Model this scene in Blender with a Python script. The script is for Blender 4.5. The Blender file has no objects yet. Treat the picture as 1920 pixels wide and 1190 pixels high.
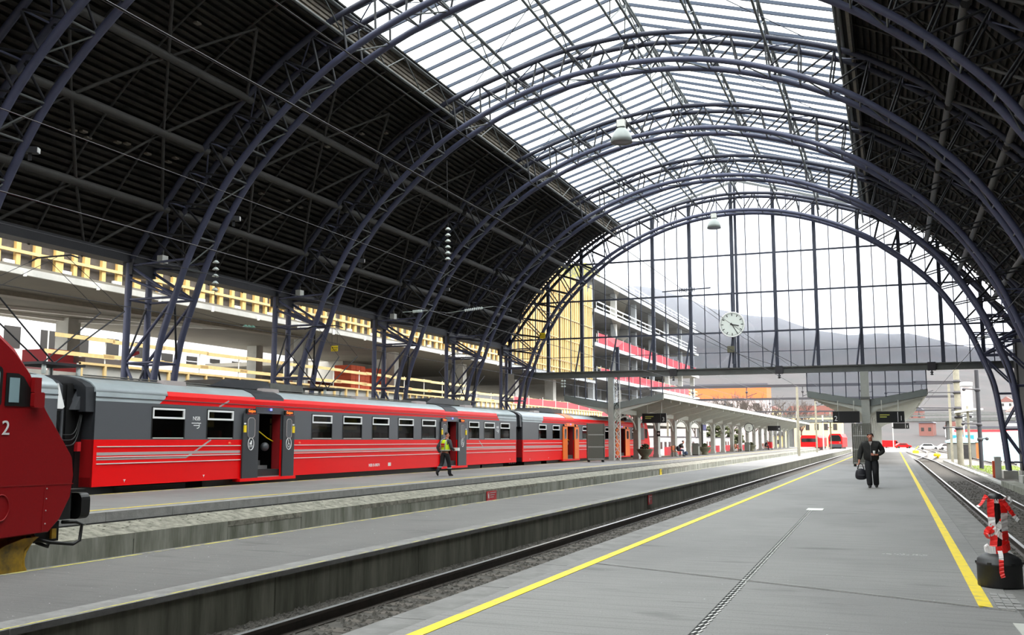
import bpy, math, random
from math import sin, cos, pi, sqrt, radians
from mathutils import Vector, Matrix
random.seed(7)
S = bpy.context.scene
COL = S.collection
# ---------------------------------------------------------------- camera
H = 1.55
FPX = 1850.0
PITCH = math.atan((824.5 - 595.0) / FPX)
YAW = math.atan((1675.0 - 960.0) * cos(PITCH) / FPX)
cam_d = bpy.data.cameras.new('camera')
cam_d.sensor_fit = 'HORIZONTAL'
cam_d.sensor_width = 36.0
cam_d.lens = 36.0 * FPX / 1920.0
cam_d.clip_start = 0.1
cam_d.clip_end = 5000
cam = bpy.data.objects.new('camera', cam_d)
COL.objects.link(cam)
cam.location = (0, 0, H)
cam.rotation_euler = (pi / 2 + PITCH, 0, YAW)
S.camera = cam
# ---------------------------------------------------------------- overcast sky
world = bpy.data.worlds.new('sky')
S.world = world
world.use_nodes = True
wn = world.node_tree.nodes
wl = world.node_tree.links
wn.clear()
w_out = wn.new('ShaderNodeOutputWorld')
w_bg = wn.new('ShaderNodeBackground')
w_tc = wn.new('ShaderNodeTexCoord')
w_sep = wn.new('ShaderNodeSeparateXYZ')
w_ramp = wn.new('ShaderNodeValToRGB')
w_ramp.color_ramp.elements[0].position = 0.0
w_ramp.color_ramp.elements[0].color = (0.40, 0.405, 0.41, 1)
w_ramp.color_ramp.elements[1].position = 1.0
w_ramp.color_ramp.elements[1].color = (1.2, 1.2, 1.195, 1)
w_bg.inputs['Strength'].default_value = 4.2   # standard overcast: zenith three times the horizon
wl.new(w_tc.outputs['Generated'], w_sep.inputs[0])
wl.new(w_sep.outputs['Z'], w_ramp.inputs[0])
wl.new(w_ramp.outputs[0], w_bg.inputs['Color'])
wl.new(w_bg.outputs[0], w_out.inputs['Surface'])
S.view_settings.view_transform = 'Standard'
S.view_settings.look = 'None'
S.view_settings.exposure = 1.05
S.view_settings.gamma = 1.0
S.view_settings.use_curve_mapping = False
S.cycles.max_bounces = 10
S.cycles.diffuse_bounces = 5
S.cycles.glossy_bounces = 3
S.cycles.transparent_max_bounces = 24
S.cycles.volume_bounces = 3
S.cycles.sample_clamp_indirect = 8.0
# ---------------------------------------------------------------- materials
MATS = {}
def lin(c):
    return tuple(((v / 255) / 12.92 if v / 255 <= 0.04045 else ((v / 255 + 0.055) / 1.055) ** 2.4) for v in c)
def M(name, rgb, rough=0.6, metal=0.0, var=0.0, scale=3.0, rgb2=None, bump=0.0, bscale=None, stretch=(1, 1, 1), thr=(0.35, 0.65), emit=0.0, spec=0.5, detail=5.0):
    if name in MATS:
        return MATS[name]
    m = bpy.data.materials.new(name)
    m.use_nodes = True
    nt = m.node_tree
    b = nt.nodes['Principled BSDF']
    c = lin(rgb)
    b.inputs['Base Color'].default_value = (*c, 1)
    b.inputs['Roughness'].default_value = rough
    b.inputs['Metallic'].default_value = metal
    b.inputs['Specular IOR Level'].default_value = spec
    if emit:
        b.inputs['Emission Color'].default_value = (*c, 1)
        b.inputs['Emission Strength'].default_value = emit
    if var or rgb2 or bump:
        geo = nt.nodes.new('ShaderNodeNewGeometry')
        mp = nt.nodes.new('ShaderNodeMapping')
        mp.inputs['Scale'].default_value = stretch
        nt.links.new(geo.outputs['Position'], mp.inputs['Vector'])
    if var or rgb2:
        nz = nt.nodes.new('ShaderNodeTexNoise')
        nz.inputs['Scale'].default_value = scale
        nz.inputs['Detail'].default_value = detail
        nz.inputs['Roughness'].default_value = 0.65
        nt.links.new(mp.outputs[0], nz.inputs['Vector'])
        rp = nt.nodes.new('ShaderNodeValToRGB')
        rp.color_ramp.elements[0].position = thr[0]
        rp.color_ramp.elements[1].position = thr[1]
        if rgb2:
            c2 = lin(rgb2)
            rp.color_ramp.elements[0].color = (*c, 1)
            rp.color_ramp.elements[1].color = (*c2, 1)
        else:
            rp.color_ramp.elements[0].color = (*[v * (1 - var) for v in c], 1)
            rp.color_ramp.elements[1].color = (*[min(1, v * (1 + var)) for v in c], 1)
        nt.links.new(nz.outputs['Fac'], rp.inputs[0])
        nt.links.new(rp.outputs[0], b.inputs['Base Color'])
    if bump:
        n2 = nt.nodes.new('ShaderNodeTexNoise')
        n2.inputs['Scale'].default_value = bscale or scale * 6
        n2.inputs['Detail'].default_value = 4
        nt.links.new(mp.outputs[0], n2.inputs['Vector'])
        bp = nt.nodes.new('ShaderNodeBump')
        bp.inputs['Strength'].default_value = bump
        bp.inputs['Distance'].default_value = 0.02
        nt.links.new(n2.outputs['Fac'], bp.inputs['Height'])
        nt.links.new(bp.outputs[0], b.inputs['Normal'])
    MATS[name] = m
    return m
def glass_mat(name, rgb, gloss=0.06, rough=0.03):
    m = bpy.data.materials.new(name)
    m.use_nodes = True
    nt = m.node_tree
    nt.nodes.clear()
    o = nt.nodes.new('ShaderNodeOutputMaterial')
    t = nt.nodes.new('ShaderNodeBsdfTransparent')
    g = nt.nodes.new('ShaderNodeBsdfGlossy')
    x = nt.nodes.new('ShaderNodeMixShader')
    t.inputs['Color'].default_value = (*lin(rgb), 1)
    g.inputs['Roughness'].default_value = rough
    x.inputs[0].default_value = gloss
    nt.links.new(t.outputs[0], x.inputs[1])
    nt.links.new(g.outputs[0], x.inputs[2])
    nt.links.new(x.outputs[0], o.inputs['Surface'])
    MATS[name] = m
    return m
def asphalt(name, rgb, dark, speck=0.02):
    m = bpy.data.materials.new(name)
    m.use_nodes = True
    nt = m.node_tree
    b = nt.nodes['Principled BSDF']
    b.inputs['Roughness'].default_value = 0.72
    b.inputs['Specular IOR Level'].default_value = 0.35
    geo = nt.nodes.new('ShaderNodeNewGeometry')
    def noise(sc, det, st=(1, 1, 1)):
        mp = nt.nodes.new('ShaderNodeMapping')
        mp.inputs['Scale'].default_value = st
        nt.links.new(geo.outputs['Position'], mp.inputs[0])
        n = nt.nodes.new('ShaderNodeTexNoise')
        n.inputs['Scale'].default_value = sc
        n.inputs['Detail'].default_value = det
        nt.links.new(mp.outputs[0], n.inputs['Vector'])
        return n.outputs['Fac']
    def mix(fac, a, bb, t0, t1):
        r = nt.nodes.new('ShaderNodeMapRange')
        r.inputs[1].default_value = t0
        r.inputs[2].default_value = t1
        nt.links.new(fac, r.inputs[0])
        x = nt.nodes.new('ShaderNodeMix')
        x.data_type = 'RGBA'
        nt.links.new(r.outputs[0], x.inputs[0])
        for i, v in ((6, a), (7, bb)):
            if isinstance(v, tuple):
                x.inputs[i].default_value = (*v, 1)
            else:
                nt.links.new(v, x.inputs[i])
        return x.outputs[2]
    c, d = lin(rgb), lin(dark)
    base = mix(noise(0.35, 6, (1, 0.5, 1)), c, d, 0.42, 0.72)
    fine = mix(noise(60, 3), base, tuple(v * 0.55 for v in d), 0.55, 0.85)
    brush = mix(noise(6.0, 4, (0.12, 3.0, 1)), fine, tuple(v * 0.78 for v in d), 0.50, 0.85)
    crack = mix(noise(1.3, 9, (0.5, 1.6, 1)), brush, tuple(v * 0.72 for v in d), 0.62, 0.74)
    sp = mix(noise(22, 1.0), crack, lin((200, 200, 200)), 0.79, 0.82)
    nt.links.new(sp, b.inputs['Base Color'])
    bp = nt.nodes.new('ShaderNodeBump')
    bp.inputs['Strength'].default_value = 0.25
    bp.inputs['Distance'].default_value = 0.01
    nt.links.new(noise(90, 3), bp.inputs['Height'])
    nt.links.new(bp.outputs[0], b.inputs['Normal'])
    MATS[name] = m
    return m
asphalt('asphalt', (127, 126, 124), (108, 107, 106))
asphalt('asphalt_b', (102, 101, 99), (84, 83, 82))
M('kerb', (134, 133, 131), 0.8, var=0.15, scale=4, bump=0.3)
M('kerb_dark', (112, 111, 109), 0.8, var=0.2, scale=3, bump=0.3)
M('concrete', (150, 150, 140), 0.85, rgb2=(96, 98, 84), scale=1.6, stretch=(1, 1.6, 0.25), bump=0.3, bscale=14)
M('concrete_rough', (142, 139, 126), 0.9, rgb2=(92, 90, 80), scale=5, bump=0.9, bscale=12)
M('concrete_dark', (132, 131, 118), 0.85, rgb2=(82, 83, 70), scale=1.8, stretch=(1, 1.8, 0.25), bump=0.3, bscale=14)
M('concrete_pale', (176, 176, 170), 0.8, var=0.12, scale=0.8)
M('concrete_grey', (146, 143, 135), 0.85, var=0.14, scale=0.7, stretch=(1, 1, 0.4))
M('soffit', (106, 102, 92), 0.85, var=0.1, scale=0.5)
M('yellow_line', (222, 196, 36), 0.7, rgb2=(170, 158, 92), scale=4, thr=(0.5, 0.72))
M('yellow_worn', (188, 178, 84), 0.8, rgb2=(118, 118, 116), scale=3, thr=(0.42, 0.6))
M('white_paint', (214, 214, 210), 0.7, var=0.1, scale=9)
M('ballast', (80, 76, 70), 0.95, rgb2=(50, 48, 44), scale=7, bump=0.8, bscale=25)
M('gravel', (108, 104, 97), 0.95, rgb2=(82, 79, 73), scale=0.8, bump=0.4, bscale=9)
M('rail_steel', (60, 52, 46), 0.6, metal=0.2, var=0.3, scale=4)
M('rail_head', (205, 205, 205), 0.28, metal=0.85)
M('sleeper', (78, 72, 65), 0.9, var=0.25, scale=5)
M('blue_steel', (66, 69, 92), 0.5, var=0.12, scale=1.2)
M('shaded_steel', (46, 48, 64), 0.6, var=0.12, scale=1.2)  # blue steel again, with the shade under the roof put into its colour
M('dark_steel', (34, 34, 39), 0.6, var=0.15, scale=1.2)
M('grey_steel', (62, 60, 58), 0.6, var=0.15, scale=1.2)
M('strut_steel', (54, 52, 50), 0.7, var=0.15, scale=1.2)
M('lattice_steel', (88, 91, 91), 0.55, var=0.12, scale=2)
M('bar_steel', (42, 54, 74), 0.5)
M('mullion', (54, 58, 72), 0.55, var=0.08)
M('beam_grey', (88, 90, 88), 0.6, var=0.08)
M('board', (62, 58, 53), 0.85, spec=0.2, rgb2=(34, 32, 29), scale=2.5, stretch=(1, 0.35, 1), detail=6)
M('roof_dark', (26, 24, 22), 0.9)
M('ribbed', (120, 112, 100), 0.7, var=0.15)
M('wall_dark', (42, 41, 40), 0.85, var=0.3, scale=2, bump=0.3)
M('red', (232, 8, 12), 0.4, spec=0.2)
M('red_dark', (150, 18, 22), 0.4)
M('loco_red', (148, 12, 20), 0.42, spec=0.3, var=0.06, scale=30)
M('train_grey', (84, 86, 90), 0.4)
M('train_dark', (52, 54, 58), 0.4)
M('train_black', (20, 20, 22), 0.5)
M('roof_silver', (176, 186, 190), 0.42, metal=0.1, var=0.08, scale=0.8)
M('roof_dirty', (92, 92, 88), 0.7, var=0.2, scale=1.5)
M('stripe_grey', (170, 160, 158), 0.5)
M('white', (235, 235, 235), 0.5)
M('off_white', (214, 214, 208), 0.6)
M('orange', (240, 112, 16), 0.45)
M('window_dark', (22, 24, 24), 0.08, spec=0.6)
M('interior_red', (140, 16, 22), 0.6)
M('interior_dark', (28, 26, 26), 0.7)
M('interior_cream', (196, 176, 116), 0.6)
M('step_metal', (150, 152, 152), 0.45, metal=0.4)
M('yellow', (246, 214, 20), 0.5)
M('black', (16, 16, 17), 0.5)
M('rubber', (24, 24, 25), 0.45)
M('plough', (208, 164, 52), 0.6, rgb2=(112, 96, 62), scale=2.4, thr=(0.45, 0.7))
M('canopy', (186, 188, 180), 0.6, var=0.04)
M('canopy_shaded', (150, 152, 144), 0.7, var=0.04)  # darker copy of canopy: underside shading painted in so the ribs stand out
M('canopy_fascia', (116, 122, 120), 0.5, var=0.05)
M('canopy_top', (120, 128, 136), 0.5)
M('column_grey', (158, 160, 154), 0.6, var=0.06)
M('cage_grey', (106, 106, 98), 0.6, metal=0.1)
M('timber', (222, 186, 116), 0.7, var=0.12, scale=3, stretch=(1, 1, 0.3))
M('plywood_dark', (84, 78, 72), 0.8, var=0.2)
M('timber_pale', (214, 186, 128), 0.7, var=0.1, scale=3)
M('net_red', (190, 56, 64), 0.7)
M('brick_orange', (226, 98, 62), 0.8)
M('brick_dark', (112, 44, 36), 0.8)
M('house_white', (196, 196, 196), 0.7)
M('house_window', (40, 38, 36), 0.3)
M('orange_wall', (196, 100, 50), 0.8)
M('roof_red', (112, 72, 64), 0.8)
M('roof_slate', (70, 70, 76), 0.8)
M('house_yellow', (196, 178, 130), 0.7)
M('bark', (78, 70, 64), 0.9)
M('forest', (42, 35, 34), 0.95, rgb2=(25, 26, 24), scale=0.05, detail=8)
M('grass', (128, 148, 58), 0.9, var=0.3, scale=4)
M('skin', (196, 128, 104), 0.55)
M('hair_dark', (34, 26, 22), 0.7)
M('camo', (38, 38, 36), 0.8, rgb2=(22, 22, 22), scale=9)
M('trouser_black', (22, 23, 27), 0.8)
M('hi_vis', (206, 236, 30), 0.6, emit=0.0)
M('reflective', (170, 172, 172), 0.35)
M('jacket_grey', (54, 56, 58), 0.8)
M('bag_black', (24, 24, 32), 0.6)
M('denim', (58, 72, 96), 0.8)
M('lamp_white', (142, 148, 145), 0.4)
M('lamp_inner', (120, 118, 122), 0.4)
M('clock_face', (224, 230, 224), 0.5)
M('sign_red', (182, 24, 32), 0.5)
M('sign_blue', (52, 56, 128), 0.5)
M('poster', (226, 230, 230), 0.5)
M('insulator', (206, 214, 210), 0.25)
M('insulator_green', (120, 168, 154), 0.2)
M('wire', (48, 46, 50), 0.5)
M('wood_orange', (176, 96, 40), 0.6)
M('planter', (98, 96, 78), 0.9, var=0.2)
M('leaf', (58, 62, 34), 0.8)
M('bin_green', (96, 100, 92), 0.6)
M('tape_red', (232, 34, 30), 0.4)
M('tape_white', (226, 222, 222), 0.4)
M('plastic_black', (32, 32, 33), 0.5, var=0.3, scale=8)
M('pole_wood', (128, 124, 108), 0.85, var=0.15)
M('bridge_grey', (84, 86, 84), 0.8, var=0.1)
M('groove', (30, 30, 30), 0.9)
M('fence_glass', (150, 178, 186), 0.4)
M('led_orange', (255, 110, 30), 0.5, emit=0.8)
M('led_green', (150, 150, 70), 0.5, emit=0.12)
M('led_blue', (90, 100, 255), 0.4, emit=2.0)
M('led_red', (255, 40, 30), 0.4, emit=1.5)
M('paint_blue', (30, 130, 210), 0.5)
glass_mat('glass', (228, 231, 236), 0.035)
glass_mat('glass_sky', (240, 243, 243), 0.04)
glass_mat('glass_train', (168, 168, 160), 0.05)
# ---------------------------------------------------------------- builders
KIDS = {}
def mt(m):
    return MATS[m] if isinstance(m, str) else m
def link(o, parent=None):
    COL.objects.link(o)
    if parent is not None:
        o.parent = parent
        KIDS.setdefault(parent, []).append(o)
    return o
def tag(o, label=None, cat=None, group=None, kind=None):
    if label: o['label'] = label
    if cat: o['category'] = cat
    if group: o['group'] = group
    if kind: o['kind'] = kind
    return o
def thing(name, label, cat, loc=(0, 0, 0), rz=0.0, group=None, kind=None):
    o = bpy.data.objects.new(name, None)
    link(o)
    o.empty_display_size = 0.1
    o.location = loc
    o.rotation_euler = (0, 0, rz)
    return tag(o, label, cat, group, kind)
def struct(name, loc=(0, 0, 0)):
    o = bpy.data.objects.new(name, None)
    link(o)
    o.location = loc
    o['kind'] = 'structure'
    return o
class MB:
    def __init__(s):
        s.v, s.f, s.mi, s.sm, s.mats = [], [], [], [], []
    def mat(s, m):
        m = mt(m)
        if m not in s.mats:
            s.mats.append(m)
        return s.mats.index(m)
    def face(s, idx, m=0, smooth=False):
        s.f.append(tuple(idx)); s.mi.append(m); s.sm.append(smooth)
    def poly(s, pts, m=0):
        n = len(s.v)
        s.v += [tuple(p) for p in pts]
        s.face(range(n, n + len(pts)), m)
    def hexa(s, p, m=0):
        n = len(s.v)
        s.v += [tuple(q) for q in p]
        for a in ((0, 3, 2, 1), (4, 5, 6, 7), (0, 1, 5, 4), (1, 2, 6, 5), (2, 3, 7, 6), (3, 0, 4, 7)):
            s.face([n + i for i in a], m)
        return s
    def box(s, x0, x1, y0, y1, z0, z1, m=0):
        return s.hexa([(x0, y0, z0), (x1, y0, z0), (x1, y1, z0), (x0, y1, z0), (x0, y0, z1), (x1, y0, z1), (x1, y1, z1), (x0, y1, z1)], m)
    def bar(s, a, b, w, h, m=0, up=(0, 0, 1)):
        a, b, up = Vector(a), Vector(b), Vector(up)
        d = (b - a).normalized()
        x = d.cross(up)
        if x.length < 1e-4:
            x = d.cross(Vector((1, 0, 0)))
        x.normalize()
        y = x.cross(d)
        x, y = x * w / 2, y * h / 2
        return s.hexa([a - x - y, a + x - y, b + x - y, b - x - y, a - x + y, a + x + y, b + x + y, b - x + y], m)
    def prism(s, prof, a0, a1, axis='y', m=0, smooth=False):
        n = len(s.v); k = len(prof)
        for t in (a0, a1):
            for p, q in prof:
                s.v.append({'y': (p, t, q), 'x': (t, p, q), 'z': (p, q, t)}[axis])
        for i in range(k):
            j = (i + 1) % k
            s.face((n + i, n + j, n + k + j, n + k + i), m, smooth)
        s.face(range(n, n + k), m)
        s.face(range(n + 2 * k - 1, n + k - 1, -1), m)
        return s
    def sweep(s, pts, r, sides=8, m=0, caps=True, rr=None, closed=False):
        pts = [Vector(p) for p in pts]
        n0 = len(s.v); N = len(pts)
        t0 = (pts[1] - pts[0]).normalized()
        ref = Vector((0, 0, 1)) if abs(t0.z) < 0.9 else Vector((0, 1, 0))
        x = t0.cross(ref).normalized()
        for i, p in enumerate(pts):
            if closed:
                t = (pts[(i + 1) % N] - pts[i - 1]).normalized()
            else:
                t = (pts[min(i + 1, N - 1)] - pts[max(i - 1, 0)]).normalized()
            x = (x - t * x.dot(t)).normalized()
            y = t.cross(x)
            ri = rr[i] if rr else r
            for k in range(sides):
                a = 2 * pi * k / sides
                s.v.append(tuple(p + (x * cos(a) + y * sin(a)) * ri))
        for i in range(N if closed else N - 1):
            j = (i + 1) % N
            for k in range(sides):
                l = (k + 1) % sides
                s.face((n0 + i * sides + k, n0 + i * sides + l, n0 + j * sides + l, n0 + j * sides + k), m, True)
        if caps and not closed:
            s.face([n0 + k for k in range(sides)][::-1], m)
            s.face([n0 + (N - 1) * sides + k for k in range(sides)], m)
        return s
    def lathe(s, prof, c=(0, 0, 0), sides=16, m=0, smooth=True):
        n0 = len(s.v); k = len(prof)
        for i in range(sides):
            a = 2 * pi * i / sides
            for r, z in prof:
                s.v.append((c[0] + r * cos(a), c[1] + r * sin(a), c[2] + z))
        for i in range(sides):
            j = (i + 1) % sides
            for q in range(k - 1):
                s.face((n0 + i * k + q, n0 + j * k + q, n0 + j * k + q + 1, n0 + i * k + q + 1), m, smooth)
        return s
    def ball(s, c, r, m=0, sides=10, rings=6, sc=(1, 1, 1)):
        n0 = len(s.v)
        for i in range(rings + 1):
            a = pi * i / rings
            for k in range(sides):
                b = 2 * pi * k / sides
                s.v.append((c[0] + r * sc[0] * sin(a) * cos(b), c[1] + r * sc[1] * sin(a) * sin(b), c[2] + r * sc[2] * cos(a)))
        for i in range(rings):
            for k in range(sides):
                l = (k + 1) % sides
                s.face((n0 + i * sides + k, n0 + (i + 1) * sides + k, n0 + (i + 1) * sides + l, n0 + i * sides + l), m, True)
        return s
    def mesh(s, name, m=None):
        me = bpy.data.meshes.new(name)
        me.from_pydata(s.v, [], s.f)
        if m is not None and not s.mats:
            me.materials.append(mt(m))
        for q in s.mats:
            me.materials.append(q)
        me.polygons.foreach_set('material_index', s.mi)
        me.polygons.foreach_set('use_smooth', s.sm)
        me.update()
        return me
    def build(s, name, m=None, parent=None, loc=None, kind=None, rot=None):
        o = bpy.data.objects.new(name, s.mesh(name, m))
        link(o, parent)
        if loc: o.location = loc
        if rot: o.rotation_euler = rot
        if kind: o['kind'] = kind
        return o
UNIT = {}
def unit_cyl(m, sides=8):
    k = ('c', mt(m).name, sides)
    if k not in UNIT:
        b = MB(); b.sweep([(0, 0, 0), (0, 0, 1)], 1.0, sides)
        UNIT[k] = b.mesh('tube', m)
    return UNIT[k]
def unit_box(m):
    k = ('b', mt(m).name)
    if k not in UNIT:
        UNIT[k] = MB().box(-.5, .5, -.5, .5, -.5, .5).mesh('block', m)
    return UNIT[k]
def tube(name, a, b, r, m, parent=None, sides=8):
    a, b = Vector(a), Vector(b)
    d = b - a
    o = bpy.data.objects.new(name, unit_cyl(m, sides))
    q = d.to_track_quat('Z', 'Y')
    o.matrix_basis = Matrix.LocRotScale(a, q, Vector((r, r, d.length)))
    return link(o, parent)
def beam(name, a, b, w, h, m, parent=None):
    a, b = Vector(a), Vector(b)
    d = b - a
    o = bpy.data.objects.new(name, unit_box(m))
    x = d.normalized()
    up = Vector((0, 0, 1)) if abs(x.z) < 0.95 else Vector((0, 1, 0))
    y = up.cross(x).normalized()
    z = x.cross(y)
    R = Matrix((x, y, z)).transposed()
    o.matrix_basis = Matrix.LocRotScale((a + b) / 2, R.to_quaternion(), Vector((d.length, w, h)))
    return link(o, parent)
def blk(name, x0, x1, y0, y1, z0, z1, m, parent=None):
    o = bpy.data.objects.new(name, unit_box(m))
    o.location = ((x0 + x1) / 2, (y0 + y1) / 2, (z0 + z1) / 2)
    o.scale = (abs(x1 - x0), abs(y1 - y0), abs(z1 - z0))
    return link(o, parent)
def copy_tree(o, parent=None):
    c = o.copy()
    link(c, parent)
    for ch in list(KIDS.get(o, [])):
        copy_tree(ch, c)
    return c
def catmull(pts, n=8):
    out = []
    P = [pts[0]] + list(pts) + [pts[-1]]
    for i in range(1, len(P) - 2):
        p0, p1, p2, p3 = [Vector(p) for p in P[i - 1:i + 3]]
        for k in range(n):
            t = k / n
            out.append(0.5 * (2 * p1 + (p2 - p0) * t + (2 * p0 - 5 * p1 + 4 * p2 - p3) * t * t + (3 * p1 - p0 - 3 * p2 + p3) * t ** 3))
    out.append(Vector(pts[-1]))
    return out
def text(body, size, m, parent, loc, rot, name='lettering', depth=0.004, align='CENTER', sx=1.0):
    cu = bpy.data.curves.new(name, 'FONT')
    cu.body = body
    cu.size = size
    cu.extrude = depth
    cu.align_x = align
    cu.align_y = 'CENTER'
    tmp = bpy.data.objects.new('tmp_text', cu)
    COL.objects.link(tmp)
    dg = bpy.context.evaluated_depsgraph_get()
    me = bpy.data.meshes.new_from_object(tmp.evaluated_get(dg))
    bpy.data.objects.remove(tmp)
    bpy.data.curves.remove(cu)
    me.materials.clear()
    me.materials.append(mt(m))
    o = bpy.data.objects.new(name, me)
    o.location = loc
    o.rotation_euler = rot
    o.scale = (sx, 1, 1)
    return link(o, parent)
FACE_PX = (pi / 2, 0, pi / 2)      # lettering on a side that faces +X
FACE_NY = (pi / 2, 0, 0)           # lettering on a side that faces -Y
# ================================================================ THE SETTING
YEND = 205.0      # far end of the platforms
YG = 68.0         # glazed end wall
XC = -9.6         # middle of the hall
# ground
g = MB().box(-420, 420, -40, 1500, -2.0, -0.80).build('ground', 'gravel', kind='structure')
# --- platform the photographer stands on
pa = struct('platform_main')
MB().box(-3.86, 1.0, -14, YEND, -0.78, 0.0).build('paving', 'asphalt', pa)
n = 0
for y in range(-14, 204, 2):
    a = blk('edge_slab', -4.22, -3.865, y + .008, y + 1.992, -0.78, -0.004, 'kerb_dark', pa)
    if y >= 10:
        blk('edge_slab', 1.005, 1.47, y + .008, y + 1.992, -0.78, -0.004, 'kerb_dark', pa)
    n += 1
MB().box(-3.71, -3.58, -14, YEND, 0, 0.005).build('yellow_line', 'yellow_line', pa)
MB().box(0.68, 0.80, 10.42, YEND, 0, 0.005).build('yellow_line', 'yellow_line', pa)
cb = MB().box(1.0, 9.0, -14, 10.35, -0.78, -0.003).build('concourse', 'asphalt_b', pa)
MB().hexa([(0.95, 7.0, 0), (3.2, 7.0, 0), (3.2, 9.6, 0), (0.88, 9.6, 0), (0.95, 7.0, .006), (3.2, 7.0, .006), (3.2, 9.6, .006), (0.88, 9.6, .006)]).build('pale_slab', 'concrete_pale', pa)
for i in range(6):
    for j in range(3):
        blk('cobble', 0.84 + j * .075 + random.uniform(-.004, .004), 0.905 + j * .075, 10.36 + i * .17, 10.50 + i * .17, -.02, 0.008 + random.uniform(0, .006), 'kerb', pa)
MB().bar((-3.58, 12.35, .002), (0.98, 10.32, .002), 0.035, 0.006).build('paving_joint', 'kerb', pa)
MB().bar((-3.58, 12.28, .002), (0.98, 10.25, .002), 0.02, 0.004).build('paving_joint', 'kerb_dark', pa)
gs = MB()
y = 7.0
while y < 23.1:
    x = -1.555 - (y - 8.14) * 0.0146
    gs.bar((x - .028, y, .003), (x - .012, y + .085, .003), 0.018, 0.008)
    gs.bar((x + .012, y + .05, .003), (x + .028, y + .135, .003), 0.018, 0.008)
    y += 0.17
gs.build('guide_studs', 'white_paint', pa, kind='stuff')
MB().bar((-1.56, 7.0, 0.0), (-1.79, 23.1, 0.0), 0.06, 0.004).build('guide_strip', 'groove', pa)
MB().box(-1.88, -1.53, 23.1, 23.75, 0, 0.012).build('guide_plate', 'white_paint', pa)
sp = MB()
for i in range(26):
    x, y = -0.22 + i * .022 + random.uniform(-.02, .02), 14.75 + random.uniform(-.06, .06)
    w = random.uniform(.006, .02)
    sp.box(x, x + w * 1.6, y, y + w, 0, 0.002)
sp.build('paint_scuff', 'white_paint', pa, kind='stuff')
# --- narrow platform between the two left tracks
pb = struct('platform_narrow')
ZB = -0.16
MB().box(-10.75, -7.75, -14, YEND, -0.78, ZB).build('paving', 'asphalt_b', pb)
y = -14.0
while y < 200:
    o = blk('wall_panel', -7.75, -7.60 + random.uniform(-.006, .006), y + .012, y + 4.188, -0.8, ZB - .06, 'concrete_dark', pb)
    blk('coping', -7.95, -7.575, y + .008, y + 4.192, ZB - .06, ZB + .004, 'kerb_dark', pb)
    y += 4.2
MB().box(-7.64, -7.61, -14, YEND, ZB + .004, ZB + .007).build('yellow_line', 'yellow_worn', pb)
MB().box(-10.72, -10.66, -14, YEND, ZB, ZB + .004).build('yellow_line', 'yellow_worn', pb)
# --- platform beside the standing train
pc = struct('platform_train_side')
ZC = 0.10
MB().box(-19.98, -15.2, -14, YEND + 10, -0.78, ZC).build('paving', 'asphalt', pc)
y = -14.0
while y < 212:
    blk('wall_panel', -14.5, -14.2 + random.uniform(-.008, .008), y + .012, y + 2.988, -0.8, -0.285, 'concrete', pc)
    y += 3.0
MB().hexa([(-14.95, -14, -.4), (-14.2, -14, -.4), (-14.2, YEND + 10, -.4), (-14.95, YEND + 10, -.4), (-14.95, -14, -.10), (-14.2, -14, -.28), (-14.2, YEND + 10, -.28), (-14.95, YEND + 10, -.10)]).build('haunch', 'concrete_rough', pc)
hs = MB()
for i in range(420):
    t = random.random(); yy = 10 + 70 * random.random() ** 1.6
    x = -14.9 + .68 * t; z = -.102 - .178 * t
    r = random.uniform(.01, .026)
    hs.ball((x, yy, z), r, sides=5, rings=3, sc=(1, 1.6, .35))
hs.build('haunch_rubble', 'concrete_rough', pc, kind='stuff')
y = -14.0
while y < 212:
    blk('edge_slab', -15.2, -14.93, y + .006, y + 1.994, -0.10, ZC + .003, 'kerb', pc)
    y += 2.0
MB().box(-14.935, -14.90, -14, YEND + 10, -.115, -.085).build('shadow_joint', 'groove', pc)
MB().box(-15.56, -15.47, -14, YEND + 10, ZC, ZC + .005).build('yellow_line', 'yellow_line', pc)
MB().box(-19.98, -19.80, -14, YEND + 10, ZC, ZC + .004).build('yellow_line', 'yellow_worn', pc)
# --- tracks
ZR = -0.55
RAILP = [(-.037, 0), (.037, 0), (.037, -.04), (.012, -.055), (.012, -.14), (.07, -.155), (.07, -.17), (-.07, -.17), (-.07, -.155), (-.012, -.14), (-.012, -.055), (-.037, -.04)]
def track(label, path, y0, sl0=None, sl1=None, name='railway_track'):
    """path: list of (x, y) along the centre line"""
    t = thing(name, label, 'track')
    for s in (-1, 1):
        b = MB()
        m0, m1 = b.mat('rail_steel'), b.mat('rail_head')
        n = len(RAILP)
        for k, (x, yy) in enumerate(path):
            for p, q in RAILP:
                b.v.append((x + s * .7525 + p, yy, ZR + q))
        for k in range(len(path) - 1):
            for i in range(n):
                j = (i + 1) % n
                b.face((k * n + i, k * n + j, (k + 1) * n + j, (k + 1) * n + i), m1 if i == 0 else m0)
        b.build('rail', None, t)
    if sl0 is not None:
        y = sl0
        while y < sl1:
            x = path[0][0]
            for k in range(len(path) - 1):
                if path[k][1] <= y <= path[k + 1][1]:
                    f = (y - path[k][1]) / (path[k + 1][1] - path[k][1])
                    x = path[k][0] + f * (path[k + 1][0] - path[k][0])
            blk('sleeper', x - 1.25, x + 1.25, y, y + .24, ZR - .4, ZR - .165, 'sleeper', t)
            y += .65
    return t
track('railway track in the trench beside the yellow-lined main platform', [(-6.0, -14), (-6.0, 400)], 0, 6, 120)
track('railway track the red locomotive stands on', [(-12.5, -14), (-12.5, 260)], 0)
track('railway track beneath the red and grey train', [(-21.55, -14), (-21.55, 260)], 0)
track('railway track between the main platform and the dark arch feet', [(3.07, 11.5), (3.07, 110), (1.5, 190), (-2, 300), (-8, 420)], 0, 11.6, 120)
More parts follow.
